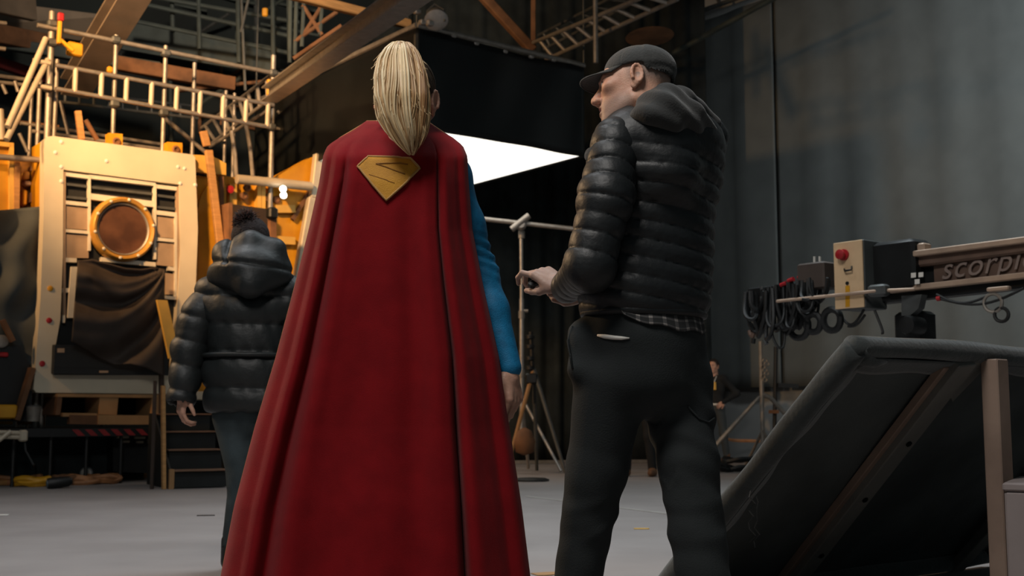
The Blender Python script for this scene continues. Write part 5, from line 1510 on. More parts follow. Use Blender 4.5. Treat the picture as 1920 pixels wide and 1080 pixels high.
# thing in the hands
dv_ = wr_l + hl_y * .095 - HL[:, 2] * .026
dev = thing('handheld_device', dv_, 'small dark device held in the hands of the person in the quilted jacket', 'device')
obj('case', MB().box(dv_, (.022, .10, .020), (HL[:, 1] , HL[:, 0], HL[:, 2]), .005), M['blackplastic'], dev, 'auto')
obj('button', MB().lathe(dv_ + HL[:, 2] * .010, HL[:, 2], [(.005, 0), (.005, .003), (.001, .004)], 10), M['galv'], dev, 'auto')
# ------------------------------------------------------------------ person in the red cape
M['skin2'] = skin_mat('skin_light', '#b9907c', '#a87e6a', browc='#6d5436')
M['suit'] = mat('blue_suit', '#1173a2', .6, 0, .1, 40, .2, 320, spec=.35, col2='#0d628c')
M['capewool'] = mat('red_wool', '#7d0e15', .88, 0, .07, 14, .18, 420, sheen=.04, spec=.12, col2='#710b12')
M['piping'] = mat('gold_piping', '#a5702a', .7, 0, .1, 30)
wom = thing('person', V(-.31, 3.2, 0), 'person in long red cape with yellow emblem, blue sleeve and blonde ponytail', 'person')
WD = 3.24
whc = P(765, 196, WD); WHR = frame((.10, .99), math.radians(2), math.radians(1)); WS = .95
wneck = whc + WHR @ V(0, -.06, -.17)
wsl, wsr = P(645, 328, WD), P(846, 330, WD)
wel_r, wwr_r = P(902, 512, WD + .04), P(955, 690, WD - .02)
wel_l, wwr_l = P(632, 505, WD + .08), P(618, 690, WD + .14)
wch = P(748, 400, WD); wpe = P(752, 690, WD)
whl, whr = P(708, 720, WD), P(796, 720, WD)
wkl, wkr = P(700, 985, WD - .02), P(800, 985, WD + .03)
wal, war = V(wkl[0] - .02, WD - .1, .09), V(wkr[0] + .02, WD + .16, .09)
whead = XF(head_field(False, 0, .03), whc, WHR, WS)
wtrunk = U(.04, CAP(wneck, wch, .045, .10), CAP(wch, wpe, .10, .11), CAP(wch, wsl, .07, .045), CAP(wch, wsr, .07, .045),
           CAP(wsr, wel_r, .036, .03), CAP(wel_r, wwr_r, .029, .022), CAP(wsl, wel_l, .036, .03), CAP(wel_l, wwr_l, .029, .022),
           CAP(whl, wkl, .065, .045), CAP(wkl, wal, .045, .032), CAP(whr, wkr, .065, .045), CAP(wkr, war, .045, .032))
hy = nrm(P(966, 760, WD - .04) - wwr_r); HW = basis(hy, nrm(V(.85, -.5, .05)))     # back of the hand outward
hw = XF(hand_field(curls=[(30, 42, 30), (34, 46, 30), (38, 48, 32), (42, 50, 32)], thumb=(.45, .8, -.25), thumb_bend=(-.1, .9, -.3)), wwr_r + hy * .012, HW, .95)
hy2 = nrm(V(-.05, .05, -1)); HW2 = basis_l(hy2, nrm(V(-.9, -.2, 0)))
hw2 = XF(hand_field(curl=(25, 35, 25)), wwr_l + hy2 * .012, HW2, .93)
wall_ = [wch, wpe, wsl, wsr, wel_r, wwr_r, wel_l, wwr_l, wkl, wkr, wal, war, wneck]
organic('body', [(whead, whc - V(.16, .16, .20), whc + V(.16, .16, .16), .0034), (wtrunk, *box_of(wall_, .13), .014),
                 (hw, *box_of([wwr_r, wwr_r + hy * .14], .09), .0030), (hw2, *box_of([wwr_l, wwr_l + hy2 * .14], .09), .006)],
        M['skin2'], wom, attrs=skin_attrs(whc, WHR, WS))
# suit
suit = U(.035, ELL(P(748, 395, WD), (.165, .105, .20)), ELL(P(750, 540, WD), (.135, .10, .20)), ELL(P(752, 690, WD), (.17, .12, .15)),
         CAP(wsl, wsr, .052, .052), CAP(wch, wneck - V(0, 0, .01), .1, .054), CAP(whl, wkl, .088, .058), CAP(whr, wkr, .088, .058), CAP(wkl, wal, .056, .045), CAP(wkr, war, .056, .045))
def arm_f(s, e, w):
    m1 = s * .5 + e * .5; m2 = e * .6 + w * .4
    return CHAIN([s, m1, e, m2, w], [.053, .048, .045, .044, .033], .03)
suit = U(.03, suit, arm_f(wsr, wel_r, wwr_r), arm_f(wsl, wel_l, wwr_l))
suit = SUB(.006, suit, CAP(wneck + ZV * .06, wneck + ZV * .3, .05))
def swr(v, g):
    d1 = np.exp(-((v[:, 2] - wel_r[2] - .05) / .05) ** 2) * (v[:, 0] > wsr[0] - .02)
    return .0035 * d1 * np.sin(v[:, 2] * 210 + v[:, 0] * 60 + 3 * nz(v, 12, 3)) + .0015 * nz(v, 30, 5) * (v[:, 0] > wsr[0] - .03)
lo, hi = box_of(wall_, .12); lo[2] = .02
organic('suit', [(suit, lo, hi, .0075)], M['suit'], wom, swr)
for an, fw in ((wal, V(-.05, 1, 0)), (war, V(.08, 1, 0))):
    fw = nrm(fw); b0_ = V(an[0], an[1], 0); Bf = frame(fw)
    bt = U(.02, ELL(b0_ + fw * .07 + ZV * .04, (.04, .125, .04), Bf), CAP(b0_ + ZV * .05, b0_ + ZV * .33, .048, .062))
    bt = INT(.004, bt, PLANE((0, 0, .004), (0, 0, -1)))
    organic('boot', [(bt, b0_ - V(.2, .24, .01), b0_ + V(.2, .24, .42), .009)], M['capewool'], wom)
# cape: a shaped sheet of wool, rows by height, columns around the back
rows = [(228, 688, 800, .05), (246, 664, 824, .06), (258, 640, 846, .07), (274, 616, 866, .085), (292, 608, 874, .10), (340, 601, 877, .12), (430, 581, 884, .13), (530, 556, 903, .14),
        (670, 519, 934, .15), (800, 480, 953, .16), (950, 441, 976, .18), (1080, 416, 992, .19), (1200, 394, 1006, .20), (1290, 380, 1014, .21)]
ry = np.array([r[0] for r in rows], float)
NU, NV = 240, 230
cu_ = np.linspace(-1, 1, NU); vv = np.linspace(0, 1, NV)
yy = 228 + (1290 - 228) * vv ** .92
xl = np.interp(yy, ry, [r[1] for r in rows]); xr = np.interp(yy, ry, [r[2] for r in rows]); dp = np.interp(yy, ry, [r[3] for r in rows])
# (centre at mid height in u, drift in u toward the hem, width, depth of the valley)
folds = [(-.70, -.06, .06, .046), (-.84, -.04, .07, -.022), (-.56, -.05, .10, -.016), (-.25, .02, .18, .010), (.22, .05, .15, .030), (.42, .02, .10, -.010), (.58, -.01, .028, .055), (.69, -.01, .08, -.026), (.88, .02, .05, .018)]
G = np.zeros((NV, NU, 3))
ks = np.ones(9) / 9
for i in range(NV):
    t = (yy[i] - 228) / (1290 - 228); gr = np.clip((yy[i] - 300) / 500, 0, 1) ** .8
    th = cu_ * math.radians(96)
    sx_ = np.sin(th) / math.sin(math.radians(90)); sx_ = np.clip(sx_, -1, 1)
    flat = np.sign(cu_) * np.abs(cu_) ** .92
    mixx = np.where(np.abs(cu_) < .9, flat * .97, np.sign(cu_) * (.97 * .9 ** .92 + (1 - .97 * .9 ** .92) * np.sin(np.clip((np.abs(cu_) - .9) / .1, 0, 1) * math.pi / 2)))
    px = (xl[i] + xr[i]) / 2 + (xr[i] - xl[i]) / 2 * mixx
    back = dp[i] * np.sqrt(np.clip(1 - (np.abs(cu_) ** 2.6), 0, 1))
    wrap = np.clip((np.abs(cu_) - .93) / .07, 0, 1) ** 2 * .05
    f = np.zeros(NU)
    for (c_, dr, w, a) in folds:
        cc_ = c_ + dr * (t - .4)
        prof = np.exp(-((cu_ - cc_) / (w * (.8 + .3 * t))) ** 2)
        f += a * prof * (.38 + .62 * gr if abs(c_) > .4 else gr)
    f += .005 * gr * np.sin(cu_ * 7 + 3.0 * t + 1) + .0015 * gr * np.sin(cu_ * 15 - 7 * t)
    if t > .02: f += .010 * np.exp(-((yy[i] - 285) / 30) ** 2) * 0
    d = WD - .045 - back + wrap + f * np.clip((yy[i] - 262) / 60, 0, 1)
    d -= .05 * t
    if yy[i] < 300:       # top rolls forward over the shoulders
        d += .13 * ((300 - yy[i]) / 72) ** 1.5
    for j in range(NU):
        G[i, j] = P(px[j], yy[i], d[j])
cmb = MB(); cmb.grid(G)
cape = obj('cape', cmb, M['capewool'], wom, True, fix=True)
md = cape.modifiers.new('thickness', 'SOLIDIFY'); md.thickness = .006; md.offset = 0
edge = [G[i, 0] for i in range(NV - 1, -1, -4)] + [G[0, j] for j in range(0, NU, 6)] + [G[i, NU - 1] for i in range(0, NV, 4)]
obj('cape_piping', MB().tube(edge, .0036, 6), M['piping'], cape, True)
# emblem
bv = BVHTree.FromPolygons([tuple(p) for p in cmb.v], cmb.f)
def on_cape(px, py, out):
    r = ray(px, py); r = r / np.linalg.norm(r)
    hit, n, _, _ = bv.ray_cast(Vector(CAM), Vector(r))
    n = np.array(n)
    if n @ r > 0: n = -n
    return np.array(hit) + n * out
SHP = [(691, 297), (769, 299), (788, 318), (725, 377), (671, 314)]
def shield(scale, out, name, m, parent, depth=.006, cx=728, cy=326):
    bm = bmesh.new()
    poly = [Vector(((x - cx) * scale + cx, (y - cy) * scale + cy, 0)) for x, y in SHP]
    bm.faces.new([bm.verts.new(p) for p in poly])
    bmesh.ops.triangulate(bm, faces=bm.faces[:])
    for _ in range(4):
        bmesh.ops.subdivide_edges(bm, edges=bm.edges[:], cuts=1, use_grid_fill=True)
    bm.verts.ensure_lookup_table()
    for v_ in bm.verts:
        q = on_cape(v_.co.x, v_.co.y, out); v_.co = Vector(q)
    me = bpy.data.meshes.new(name); bm.to_mesh(me); bm.free()
    me.polygons.foreach_set('use_smooth', [True] * len(me.polygons))
    me.materials.append(m)
    o = bpy.data.objects.new(name, me); link(o, parent)
    s_ = o.modifiers.new('thickness', 'SOLIDIFY'); s_.thickness = depth; s_.offset = 0
    return o
M['emblem'] = mat('yellow_emblem', '#c88e1e', .7, 0, .08, 30, .2, 300, col2='#b87f16')
M['emblemdark'] = mat('emblem_groove', '#8f5d12', .8, 0, .1, 30)
em = shield(1.0, .006, 'emblem', M['emblem'], cape)
rim = []
for a, b in zip(SHP, SHP[1:] + SHP[:1]):
    for s_ in np.linspace(0, 1, 10, endpoint=False): rim.append(on_cape(a[0] + (b[0] - a[0]) * s_, a[1] + (b[1] - a[1]) * s_, .008))
obj('emblem_rim', MB().tube(rim, .0032, 7, closed=True), mat('emblem_edge', '#c0914f', .7), em, True)
def stroke(pts, r):
    ps = []
    for (a, b) in zip(pts[:-1], pts[1:]):
        for s_ in np.linspace(0, 1, 8, endpoint=False): ps.append(on_cape(a[0] + (b[0] - a[0]) * s_, a[1] + (b[1] - a[1]) * s_, .0088))
    ps.append(on_cape(*pts[-1], .0088))
    return MB().tube(ps, r, 6)
for pts, r in (([(706, 310), (730, 309), (752, 309), (765, 311)], .0024), ([(706, 310), (722, 315), (742, 323), (759, 329)], .0022), ([(693, 330), (706, 334), (722, 339), (740, 345)], .0013)):
    obj('emblem_stroke', stroke(pts, r), M['emblemdark'], em, True)
# hair
def hair_mat(name, cols, rough=.42):
    m = bpy.data.materials.new(name); m.use_nodes = True; nt = m.node_tree; b = nt.nodes['Principled BSDF']
    a = nt.nodes.new('ShaderNodeAttribute'); a.attribute_name = 'tone'
    rp = nt.nodes.new('ShaderNodeValToRGB')
    rp.color_ramp.elements[0].color = (*lin(cols[0]), 1); rp.color_ramp.elements[1].color = (*lin(cols[-1]), 1)
    for i, c in enumerate(cols[1:-1]):
        e_ = rp.color_ramp.elements.new((i + 1) / (len(cols) - 1)); e_.color = (*lin(c), 1)
    nt.links.new(a.outputs['Fac'], rp.inputs[0]); nt.links.new(rp.outputs[0], b.inputs['Base Color'])
    b.inputs['Roughness'].default_value = rough; b.inputs['Specular IOR Level'].default_value = .45
    return m
M['blonde'] = hair_mat('blonde_hair', ('#87623e', '#b48f62', '#cdab7c', '#e0c69a', '#ecdab4'))
M['shadedblonde'] = hair_mat('shaded_blonde_hair', ('#3f352c', '#54473a', '#6a5a48', '#7d6a52'))  # blonde darkened, shade on the head put into the colour
def strands(curves, radii, tones, name, m, parent, n=5):
    b = MB(); tn_ = []
    for c_, r, t_ in zip(curves, radii, tones):
        k0 = b.n; b.tube(c_, r, n); tn_ += [t_] * (b.n - k0)
    o = obj(name, b, m, parent, True, attrs={'tone': tn_}); return tag(o, kind='stuff')
rg = np.random.RandomState(5)
cen = [(0, 750, 84, 3.17, 8), (.05, 751, 80, 3.13, 15), (.13, 750, 96, 3.09, 30), (.2, 749, 116, 3.08, 40), (.32, 750, 145, 3.055, 46), (.5, 752, 185, 3.035, 47), (.68, 757, 222, 3.03, 42), (.82, 763, 250, 3.03, 32), (.93, 768, 274, 3.03, 18), (1, 772, 291, 3.03, 5)]
cc = np.array(cen)
def pony(t, a, b_):
    px, py, d, w = [np.interp(t, cc[:, 0], cc[:, k]) for k in (1, 2, 3, 4)]
    c_ = P(px, py, d); wm = w * d / F
    return c_ + V(1, 0, 0) * wm * a + V(0, -1, .12) * wm * .62 * b_
curves, radii, tones = [], [], []
clump = []
for i in range(54):
    ang = rg.uniform(-.5, math.pi + .5); rad = math.sqrt(rg.uniform(.35, 1))
    clump.append((math.cos(ang) * rad, math.sin(ang) * rad, rg.uniform(.84, 1.0), rg.uniform(0, 6.28), rg.uniform(.05, .2), rg.uniform(3, 9), rg.uniform(-.25, .25), rg.normal(0, .22)))
for i in range(1000):
    ck = clump[i % 54]
    a0, b0_ = ck[0] + rg.normal(0, .09), ck[1] + rg.normal(0, .08)
    L0 = min(1.0, ck[2] + rg.uniform(-.06, .06))
    ph, am, fr_ = ck[3] + rg.normal(0, .25), ck[4], ck[5]
    drift = ck[6] + rg.normal(0, .05)
    ps = []
    for t in np.linspace(0, L0, 26):
        a_ = a0 + am * math.sin(fr_ * t + ph) * t + drift * t * t
        ps.append(pony(t, a_, b0_ + .06 * math.sin(5 * t + ph)))
    curves.append(ps); r0 = rg.uniform(.0016, .0034)
    radii.append([r0 * (.6 + .4 * min(1, 6 * t)) * (1 if t < .85 else max(.15, (1 - t) / .15)) for t in np.linspace(0, 1, 26)])
    tones.append(np.clip(rg.normal(.55, .16) + ck[7] - .18 * a0, 0, 1))  # strands lighter at left, darker at right: side light put into the tone
for i in range(60):       # flyaway hairs
    ang = rg.uniform(0, 6.28); a0 = math.cos(ang) * rg.uniform(1.0, 1.12); b0_ = abs(math.sin(ang)); t0 = rg.uniform(0, .8); ln_ = rg.uniform(.06, .2)
    ps = [pony(t0 + ln_ * s_, a0 * (1 + .25 * s_ * s_ * rg.uniform(.5, 1)), b0_ + .1 * s_) for s_ in np.linspace(0, 1, 8)]
    curves.append(ps); radii.append([.0006] * 8); tones.append(.7)
strands(curves, radii, tones, 'ponytail', M['blonde'], wom)
core = CHAIN([pony(t, 0, .0) for t in np.linspace(.02, .93, 12)], [max(.01, np.interp(t, cc[:, 0], cc[:, 4]) * 3.04 / F * .40) for t in np.linspace(.02, .93, 12)], .02)
v_, f_, g_ = polygonise(core, *box_of([pony(0, 0, 0), pony(.5, 0, 0), pony(1, 0, 0)], .12), .008)
obj('ponytail_core', (v_, f_), M['blonde'], wom, True, fix=False, attrs={'tone': np.full(len(v_), .2)})
# slicked-back hair on the skull
hq = lambda q: whc + WHR @ (np.asarray(q) * WS)
tie = P(752, 96, 3.16)
tl = WHR.T @ (tie - whc) / WS
cap_f = SUB(.004, ELL((0, -.022, .044), (.081, .101, .094)), ELL((0, .075, -.01), (.075, .055, .085)))
cap_f = INT(.008, cap_f, lambda p: (-.055 - p[:, 2]) + .35 * np.clip(np.abs(p[:, 0]) - .045, 0, 1) + .2 * np.clip(p[:, 1], 0, 1))
v_, f_, g_ = polygonise(XF(cap_f, whc, WHR, WS), whc - V(.15, .15, .17), whc + V(.15, .15, .17), .004)
v_ = v_ + g_ * (.0016 * np.sin(220 * np.arctan2(((v_ - whc) @ WHR)[:, 0], ((v_ - whc) @ WHR)[:, 2] - .02) * .5))[:, None]
obj('scalp_hair', (v_, f_), M['shadedblonde'], wom, True, fix=False, attrs={'tone': .3 + .25 * nz(v_, 60, 3)})
curves, radii, tones = [], [], []
for i in range(300):
    az = rg.uniform(-math.pi, math.pi); el = rg.uniform(-.75, .5)
    st_ = V(math.sin(az) * math.cos(el), -math.cos(az) * math.cos(el), math.sin(el))
    if st_[1] > .62 and st_[2] < .35: continue
    e_ = nrm((tl - V(0, -.022, .044)) / V(.081, .101, .094))
    ps = []
    for s_ in np.linspace(0, 1, 16):
        d_ = nrm(st_ * (1 - s_) + e_ * s_)
        ps.append(hq(V(0, -.022, .044) + d_ * V(.0825, .1025, .0955) * (1 + .02 * math.sin(s_ * 3.1) * rg.uniform(.2, 1))))
    curves.append(ps); radii.append([rg.uniform(.001, .002)] * 16); tones.append(np.clip(rg.normal(.45, .25) - .5 * st_[0], 0, 1))  # right side toned down, its shade put into the hair colour
for i in range(16):
    az = rg.uniform(-2.2, 2.2); st_ = V(math.sin(az), -math.cos(az), rg.uniform(-.5, .7)); st_ = nrm(st_)
    p0_ = hq(V(0, -.022, .044) + st_ * V(.084, .104, .097)); dd = nrm(WHR @ st_ + V(rg.normal() * .4, rg.normal() * .3, rg.normal() * .5))
    curves.append([p0_ + dd * .012 * s_ + ZV * .006 * s_ * s_ for s_ in np.linspace(0, 1, 6)]); radii.append([.0004] * 6); tones.append(.6)
strands(curves, radii, tones, 'combed_hair', M['shadedblonde'], wom)
obj('hair_tie', MB().tube([tie + .018 * (V(1, 0, 0) * math.cos(a) + V(0, -.6, .8) * math.sin(a)) for a in np.linspace(0, 6.283, 18, endpoint=False)], .007, 8, closed=True), M['shadedblonde'], wom, True, attrs={'tone': [.2] * (18 * 8)})
obj('red_earpiece', MB().lathe(P(708, 200, 3.2), nrm(V(-.6, -.8, 0)), [(.010, -.01), (.012, .004), (.006, .010), (.001, .011)], 12), M['red'], wom, 'auto')
# ------------------------------------------------------------------ person in the puffer coat
pp = thing('person', V(P(470, 900, 5.75)[0], 5.75, 0), 'person seen from behind in black puffer coat and bobble hat near the steps', 'person')
PD = 5.75
q_ = lambda x, y, d=PD: P(x, y, d)
PR = frame((-.12, .99))
phc = q_(470, 462); ps_ = .98
psl, psr = q_(402, 556), q_(538, 556)
pel, pwl = q_(358, 650, 5.70), q_(341, 742, 5.64)
per, pwr = q_(572, 650, 5.78), q_(578, 740, 5.66)
pch, ppe = q_(470, 600), q_(470, 760)
phl, phr = q_(436, 785), q_(500, 785)
pkl, pkr = q_(455, 900, 5.72), q_(512, 905, 5.85)
pal, par = q_(434, 1040, 5.75), q_(520, 1030, 5.95)
pal[2] = .09; par[2] = .09
phead = XF(head_field(False, 0, .03), phc, PR, ps_)
ptr = U(.05, CAP(phc - ZV * .15, pch, .05, .12), CAP(pch, ppe, .12, .12), CAP(psl, pel, .045, .04), CAP(pel, pwl, .038, .026), CAP(psr, per, .045, .04), CAP(per, pwr, .038, .026),
        CAP(phl, pkl, .07, .05), CAP(pkl, pal, .05, .035), CAP(phr, pkr, .07, .05), CAP(pkr, par, .05, .035), CAP(pch, psl, .08, .05), CAP(pch, psr, .08, .05))
py_ = nrm(V(-.02, -.02, -1)); PHB = basis_l(py_, nrm(V(-.8, -.6, 0)))
phand = XF(hand_field(curl=(28, 40, 30)), pwl + py_ * .0, PHB, .95)
PHB2 = basis(py_, nrm(V(.9, -.3, 0))); phand2 = XF(hand_field(curl=(28, 40, 30)), pwr, PHB2, .95)
pts_ = [pch, ppe, psl, psr, pel, pwl, per, pwr, pkl, pkr, pal, par]
organic('body', [(phead, phc - V(.16, .16, .2), phc + V(.16, .16, .16), .006), (ptr, *box_of(pts_, .14), .018), (phand, *box_of([pwl, pwl + py_ * .14], .09), .0042), (phand2, *box_of([pwr, pwr + py_ * .14], .09), .006)],
        M['skin2'], pp, attrs=skin_attrs(phc, PR, ps_))
M['puffer'] = mat('puffer_nylon', '#181c1d', .55, 0, .12, 7, .35, 26, spec=.4)
hemz2 = q_(470, 778)[2]
coat = U(.08, ELL(q_(468, 590), (.225, .165, .21), PR), ELL(q_(470, 690), (.235, .185, .22), PR), ELL(q_(474, 760), (.235, .185, .15), PR), CAP(psl, psr, .10, .10))
coat = INT(.03, coat, PLANE((0, 0, hemz2), (0, 0, -1)))
zs = [q_(470, y)[2] for y in (778, 728, 672, 660, 612, 560, 512)]
def pq(v, g):
    z = v[:, 2] + .012 * nz(v, 7, 3)
    s = np.full(len(v), 1.0)
    for z0 in zs: s = np.minimum(s, 1 - np.exp(-np.abs(z - z0) / .022))
    return (s - .6) * .020 + .008 * nz(v, 13, 5) * s + .005 * np.sin(v @ np.array([70., 50., 20.]) + 3 * nz(v, 10, 2)) * (1 - s)
coat_o = organic('coat', [(coat, *box_of([psl, psr, q_(470, 530), q_(470, 800)], .28), .0105)], M['puffer'], pp, pq)
def psleeve(pts, rs):
    f = CHAIN(pts, rs, .03); n_pts = [np.asarray(p) for p in pts]
    def d_(v, g):
        z = v[:, 2] + .25 * (v[:, 0] - pts[0][0])
        s = np.ones(len(v))
        for z0 in np.linspace(pts[-1][2] + .0, pts[0][2] + .0, 5): s = np.minimum(s, 1 - np.exp(-np.abs(z - z0) / .02))
        return (s - .6) * .015 + .007 * nz(v, 15, 9) * s
    e_ = nrm(n_pts[-1] - n_pts[-2])
    f = SUB(.005, f, CAP(n_pts[-1] + e_ * .03, n_pts[-1] + e_ * .2, rs[-1] * .75))
    organic('sleeve', [(f, *box_of(pts, .15), .0095)], M['puffer'], coat_o, d_)
psleeve([psl, q_(372, 600, 5.72), pel, pwl], [.102, .090, .086, .068])
psleeve([psr, q_(560, 600, 5.76), per, pwr], [.102, .090, .086, .068])
hd = U(.05, ELL(q_(472, 505, 5.64), (.175, .135, .115)), CHAIN([q_(412, 520, 5.70), q_(425, 475, 5.66), q_(470, 456, 5.64), q_(515, 470, 5.66), q_(540, 520, 5.72)], [.05, .06, .055, .055, .045], .03),
       CHAIN([q_(415, 515, 5.66), q_(470, 535, 5.56), q_(525, 520, 5.66)], [.05, .065, .05], .03))
def hq_(v, g):
    x = v[:, 0] - q_(443, 480)[0]
    return .010 * nz(v, 10, 4) - .016 * np.exp(-(x / .012) ** 2) * (v[:, 2] > q_(470, 505)[2]) - .012 * np.exp(-((v[:, 2] - q_(470, 503)[2] + .1 * (v[:, 0] - q_(470, 500)[0])) / .012) ** 2) + .004 * nz(v, 28, 6)
organic('hood', [(hd, *box_of([q_(412, 460), q_(540, 540)], .32), .0095)], M['puffer'], coat_o, hq_)
M['belt'] = M['puffer']
obj('waist_cord', MB().tube([V(q_(470, 668)[0], PD, q_(470, 668)[2]) + PR[:, 0] * .232 * math.cos(a) + PR[:, 1] * .186 * math.sin(a) for a in np.linspace(0, 2 * math.pi, 40, endpoint=False)], .012, 7, closed=True), M['puffer'], coat_o, True)
M['jeans'] = mat('dark_jeans', '#3b4549', .9, 0, .15, 8, .2, 220, spec=.2, col2='#2c3437')
je = U(.04, ELL(ppe - ZV * .03, (.17, .13, .13), PR), CAP(phl, pkl, .092, .068), CAP(pkl, pal, .066, .05), CAP(phr, pkr, .092, .068), CAP(pkr, par, .066, .05))
je = SUB(.005, je, CAP(pal - ZV * .2, pal - ZV * .03, .07), CAP(par - ZV * .2, par - ZV * .03, .07))
lo, hi = box_of([phl, phr, pkl, pkr, pal, par, ppe], .17); lo[2] = .02
organic('jeans', [(je, lo, hi, .011)], M['jeans'], pp, lambda v, g: .004 * np.sin(70 * (v[:, 2] + .4 * v[:, 0]) + 3 * nz(v, 8, 4)) * np.clip(nz(v, 6, 7), 0, 1))
for an in (pal, par):
    b0_ = V(an[0], an[1], 0); fw = nrm(V(-.1, 1, 0)); Bf = frame(fw)
    bt = U(.02, ELL(b0_ + fw * .07 + ZV * .04, (.045, .13, .042), Bf), CAP(b0_ + ZV * .05, b0_ + ZV * .14, .05, .05))
    bt = INT(.004, bt, PLANE((0, 0, .004), (0, 0, -1)))
    organic('boot', [(bt, b0_ - V(.2, .24, .01), b0_ + V(.2, .24, .22), .011)], M['blackplastic'], pp)
# bobble hat
bh = thing('bobble_hat', q_(468, 430), 'dark knitted hat with red-brown fur bobble on the person in the puffer coat', 'hat')
M['knit'] = mat('dark_knit', '#251b1a', .95, 0, .2, 30, .5, 90)
ht = INT(.01, ELL((0, -.015, .045), (.094, .112, .105)), PLANE((0, 0, .0), nrm((0, .15, -1))))
organic('beanie', [(XF(ht, phc, PR, ps_), phc - V(.16, .16, .1), phc + V(.16, .16, .2), .006)], M['knit'], bh,
        lambda v, g: .0022 * np.sin(60 * np.arctan2(v[:, 0] - phc[0], v[:, 1] - phc[1])))
rg = np.random.RandomState(11)
pb = MB(); tn_ = []
pcn = q_(461, 414, 5.70)
for i in range(900):
    d_ = rg.normal(size=3); d_ = d_ / np.linalg.norm(d_)
    l_ = .062 * rg.uniform(.75, 1.15); k0 = pb.n
    pb.tube([pcn + d_ * .015, pcn + d_ * l_ * .6 + rg.normal(size=3) * .003, pcn + d_ * l_ + rg.normal(size=3) * .006 - ZV * .004], [.0035, .003, .001], 3)
    tn_ += [np.clip(rg.normal(.4, .3), 0, 1)] * (pb.n - k0)
tag(obj('bobble', pb, hair_mat('fur_bobble', ('#160f0e', '#2a1814', '#4c261c'), .8), bh, True, attrs={'tone': tn_}), kind='stuff')

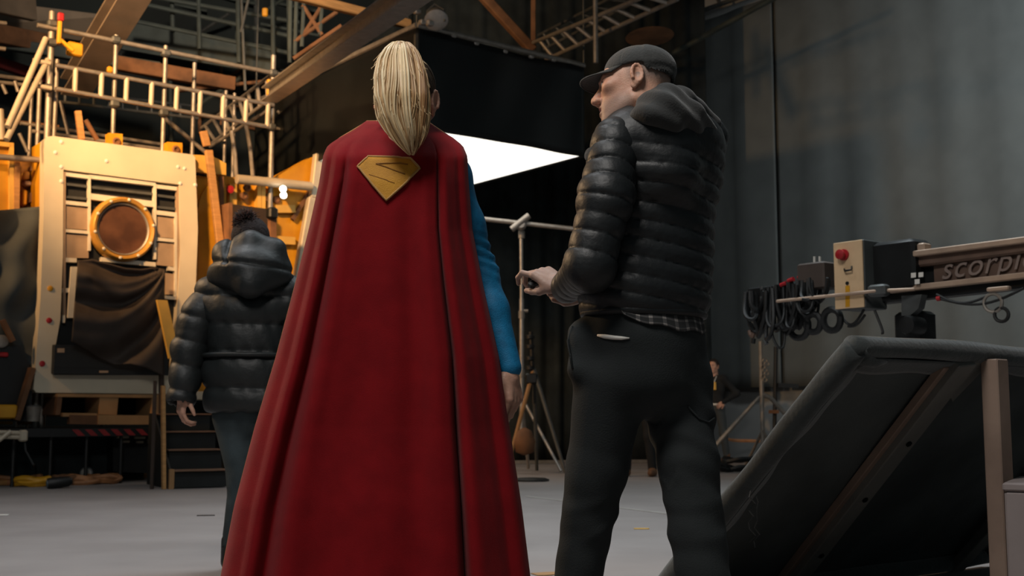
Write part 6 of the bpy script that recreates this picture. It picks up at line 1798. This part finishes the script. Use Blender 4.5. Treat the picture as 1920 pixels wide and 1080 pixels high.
# ------------------------------------------------------------------ people far behind
def far_person(px, feet_py, H, fwd, label, top_m, leg_m, skin, pose, hair_c, badge=False):
    b = onfloor(px, feet_py); k = H / 1.75
    R = frame(fwd); rt, fr_, up = R[:, 0], R[:, 1], R[:, 2]
    L = lambda x, y, z: b + (rt * x + fr_ * y + up * z) * k
    t = thing('person', b, label, 'person')
    hcn = L(0, .02, 1.63)
    sl, sr = L(-.18, 0, 1.42), L(.18, 0, 1.42)
    if pose == 'hips': arms = [(sl, L(-.38, -.06, 1.17), L(-.19, .06, 1.02)), (sr, L(.38, -.06, 1.17), L(.19, .06, 1.02))]
    else: arms = [(sl, L(-.25, 0, 1.12), L(-.24, .08, .86)), (sr, L(.25, 0, 1.12), L(.24, .08, .86))]
    sp = .17 if pose == 'hips' else .13
    legs = [(L(-.09, 0, .92), L(-sp, .03, .50), L(-sp - .03, -.02, .08)), (L(.09, 0, .92), L(sp, .03, .50), L(sp + .03, .02, .08))]
    tr_ = [CAP(L(0, 0, 1.35), L(0, 0, 1.0), .09 * k, .09 * k), CAP(hcn, L(0, 0, 1.35), .05 * k, .07 * k)]
    for a in arms: tr_ += [CAP(a[0], a[1], .04 * k, .035 * k), CAP(a[1], a[2], .033 * k, .025 * k)]
    for a in legs: tr_ += [CAP(a[0], a[1], .06 * k, .045 * k), CAP(a[1], a[2], .045 * k, .03 * k)]
    hands = []
    for a in arms:
        dirv = nrm(a[2] - a[1]); hands.append(XF(hand_field(curl=(25, 35, 25)), a[2], basis(dirv, nrm(np.cross(dirv, up) + .01)), k))
    parts_ = [(XF(head_field(True, 0, .03), hcn, R, .98 * k), hcn - V(.17, .17, .2), hcn + V(.17, .17, .17), .009), (U(.03, *tr_), *box_of([b, hcn, arms[0][1], arms[1][1]], .2), .022)]
    for a, hf in zip(arms, hands):
        parts_.append((hf, *box_of([a[2], a[2] + nrm(a[2] - a[1]) * .15], .09), .008))
    organic('body', parts_, skin, t, attrs=skin_attrs(hcn, R, .98 * k))
    top = U(.05, ELL(L(0, 0, 1.27), (.19 * k, .12 * k, .2 * k), R), ELL(L(0, 0, 1.05), (.165 * k, .12 * k, .14 * k), R), CAP(sl, sr, .07 * k))
    for a in arms: top = U(.04, top, CAP(a[0], a[1], .065 * k, .055 * k), CAP(a[1], a[2], .053 * k, .04 * k))
    top = INT(.01, top, PLANE(L(0, 0, .97), -ZV))
    organic('top', [(top, *box_of([sl, sr, arms[0][1], arms[1][1], L(0, 0, .9)], .16), .018)], top_m, t, lambda v, g: .006 * nz(v, 16, 3))
    tr2 = U(.05, ELL(L(0, 0, .92), (.165 * k, .125 * k, .12 * k), R))
    for a in legs: tr2 = U(.04, tr2, CAP(a[0], a[1], .09 * k, .068 * k), CAP(a[1], a[2], .066 * k, .055 * k))
    organic('trousers', [(tr2, *box_of([legs[0][0], legs[1][0], legs[0][2], legs[1][2], L(0, 0, 1.0)], .13), .018)], leg_m, t, lambda v, g: .006 * nz(v, 18, 5))
    for a in legs:
        f0_ = V(a[2][0], a[2][1], 0)
        bt = INT(.004, U(.03, ELL(f0_ + fr_ * .07 + ZV * .045, (.05, .14, .05), R), CAP(f0_ + ZV * .05, f0_ + ZV * .12, .055)), PLANE((0, 0, .004), -ZV))
        organic('boot', [(bt, f0_ - V(.25, .25, .01), f0_ + V(.25, .25, .2), .016)], M['oldtimber'], t)
    organic('hair', [(XF(SUB(.004, ELL((0, -.025, .05), (.083, .102, .094)), ELL((0, .08, -.01), (.09, .07, .08)), ELL((0, 0, -.1), (.2, .2, .09))), hcn, R, k), hcn - V(.17, .17, .1), hcn + V(.17, .17, .2), .012)], hair_c, t)
    ps = [L(.17 * math.cos(a), .13 * math.sin(a), .985) for a in np.linspace(0, 2 * math.pi, 24, endpoint=False)]
    obj('belt', MB().tube(ps, .022 * k, 6, closed=True), M['white'] if badge else leg_m, t, True)
    if badge:
        obj('pendant', MB().box(L(-.04, .135, 1.30), (.10, .02, .13), (rt, fr_, up), .008), M['yellowlight'], t, 'auto')
        obj('lanyard', MB().tube([L(-.07, .06, 1.47), L(-.06, .125, 1.38), L(-.04, .135, 1.36), L(.0, .125, 1.4), L(.06, .06, 1.47)], .008, 5), M['white'], t, True)
hb = mat('dark_hair', '#2b211b', .7)
far_person(1342, 867, 1.64, (-.55, -.83), 'person in black top with hands on hips far behind by the grey wall', mat('black_knit', '#1b1d1e', .9), mat('slate_trousers', '#42484a', .9), M['skin'], 'hips', hb, True)
far_person(1199, 893, 1.76, (-.25, -.97), 'person in black far off, seen between the legs of the quilted jacket person', mat('black_jersey', '#1a1c1d', .9), mat('black_trousers', '#15181a', .9), M['skin'], 'down', hb)
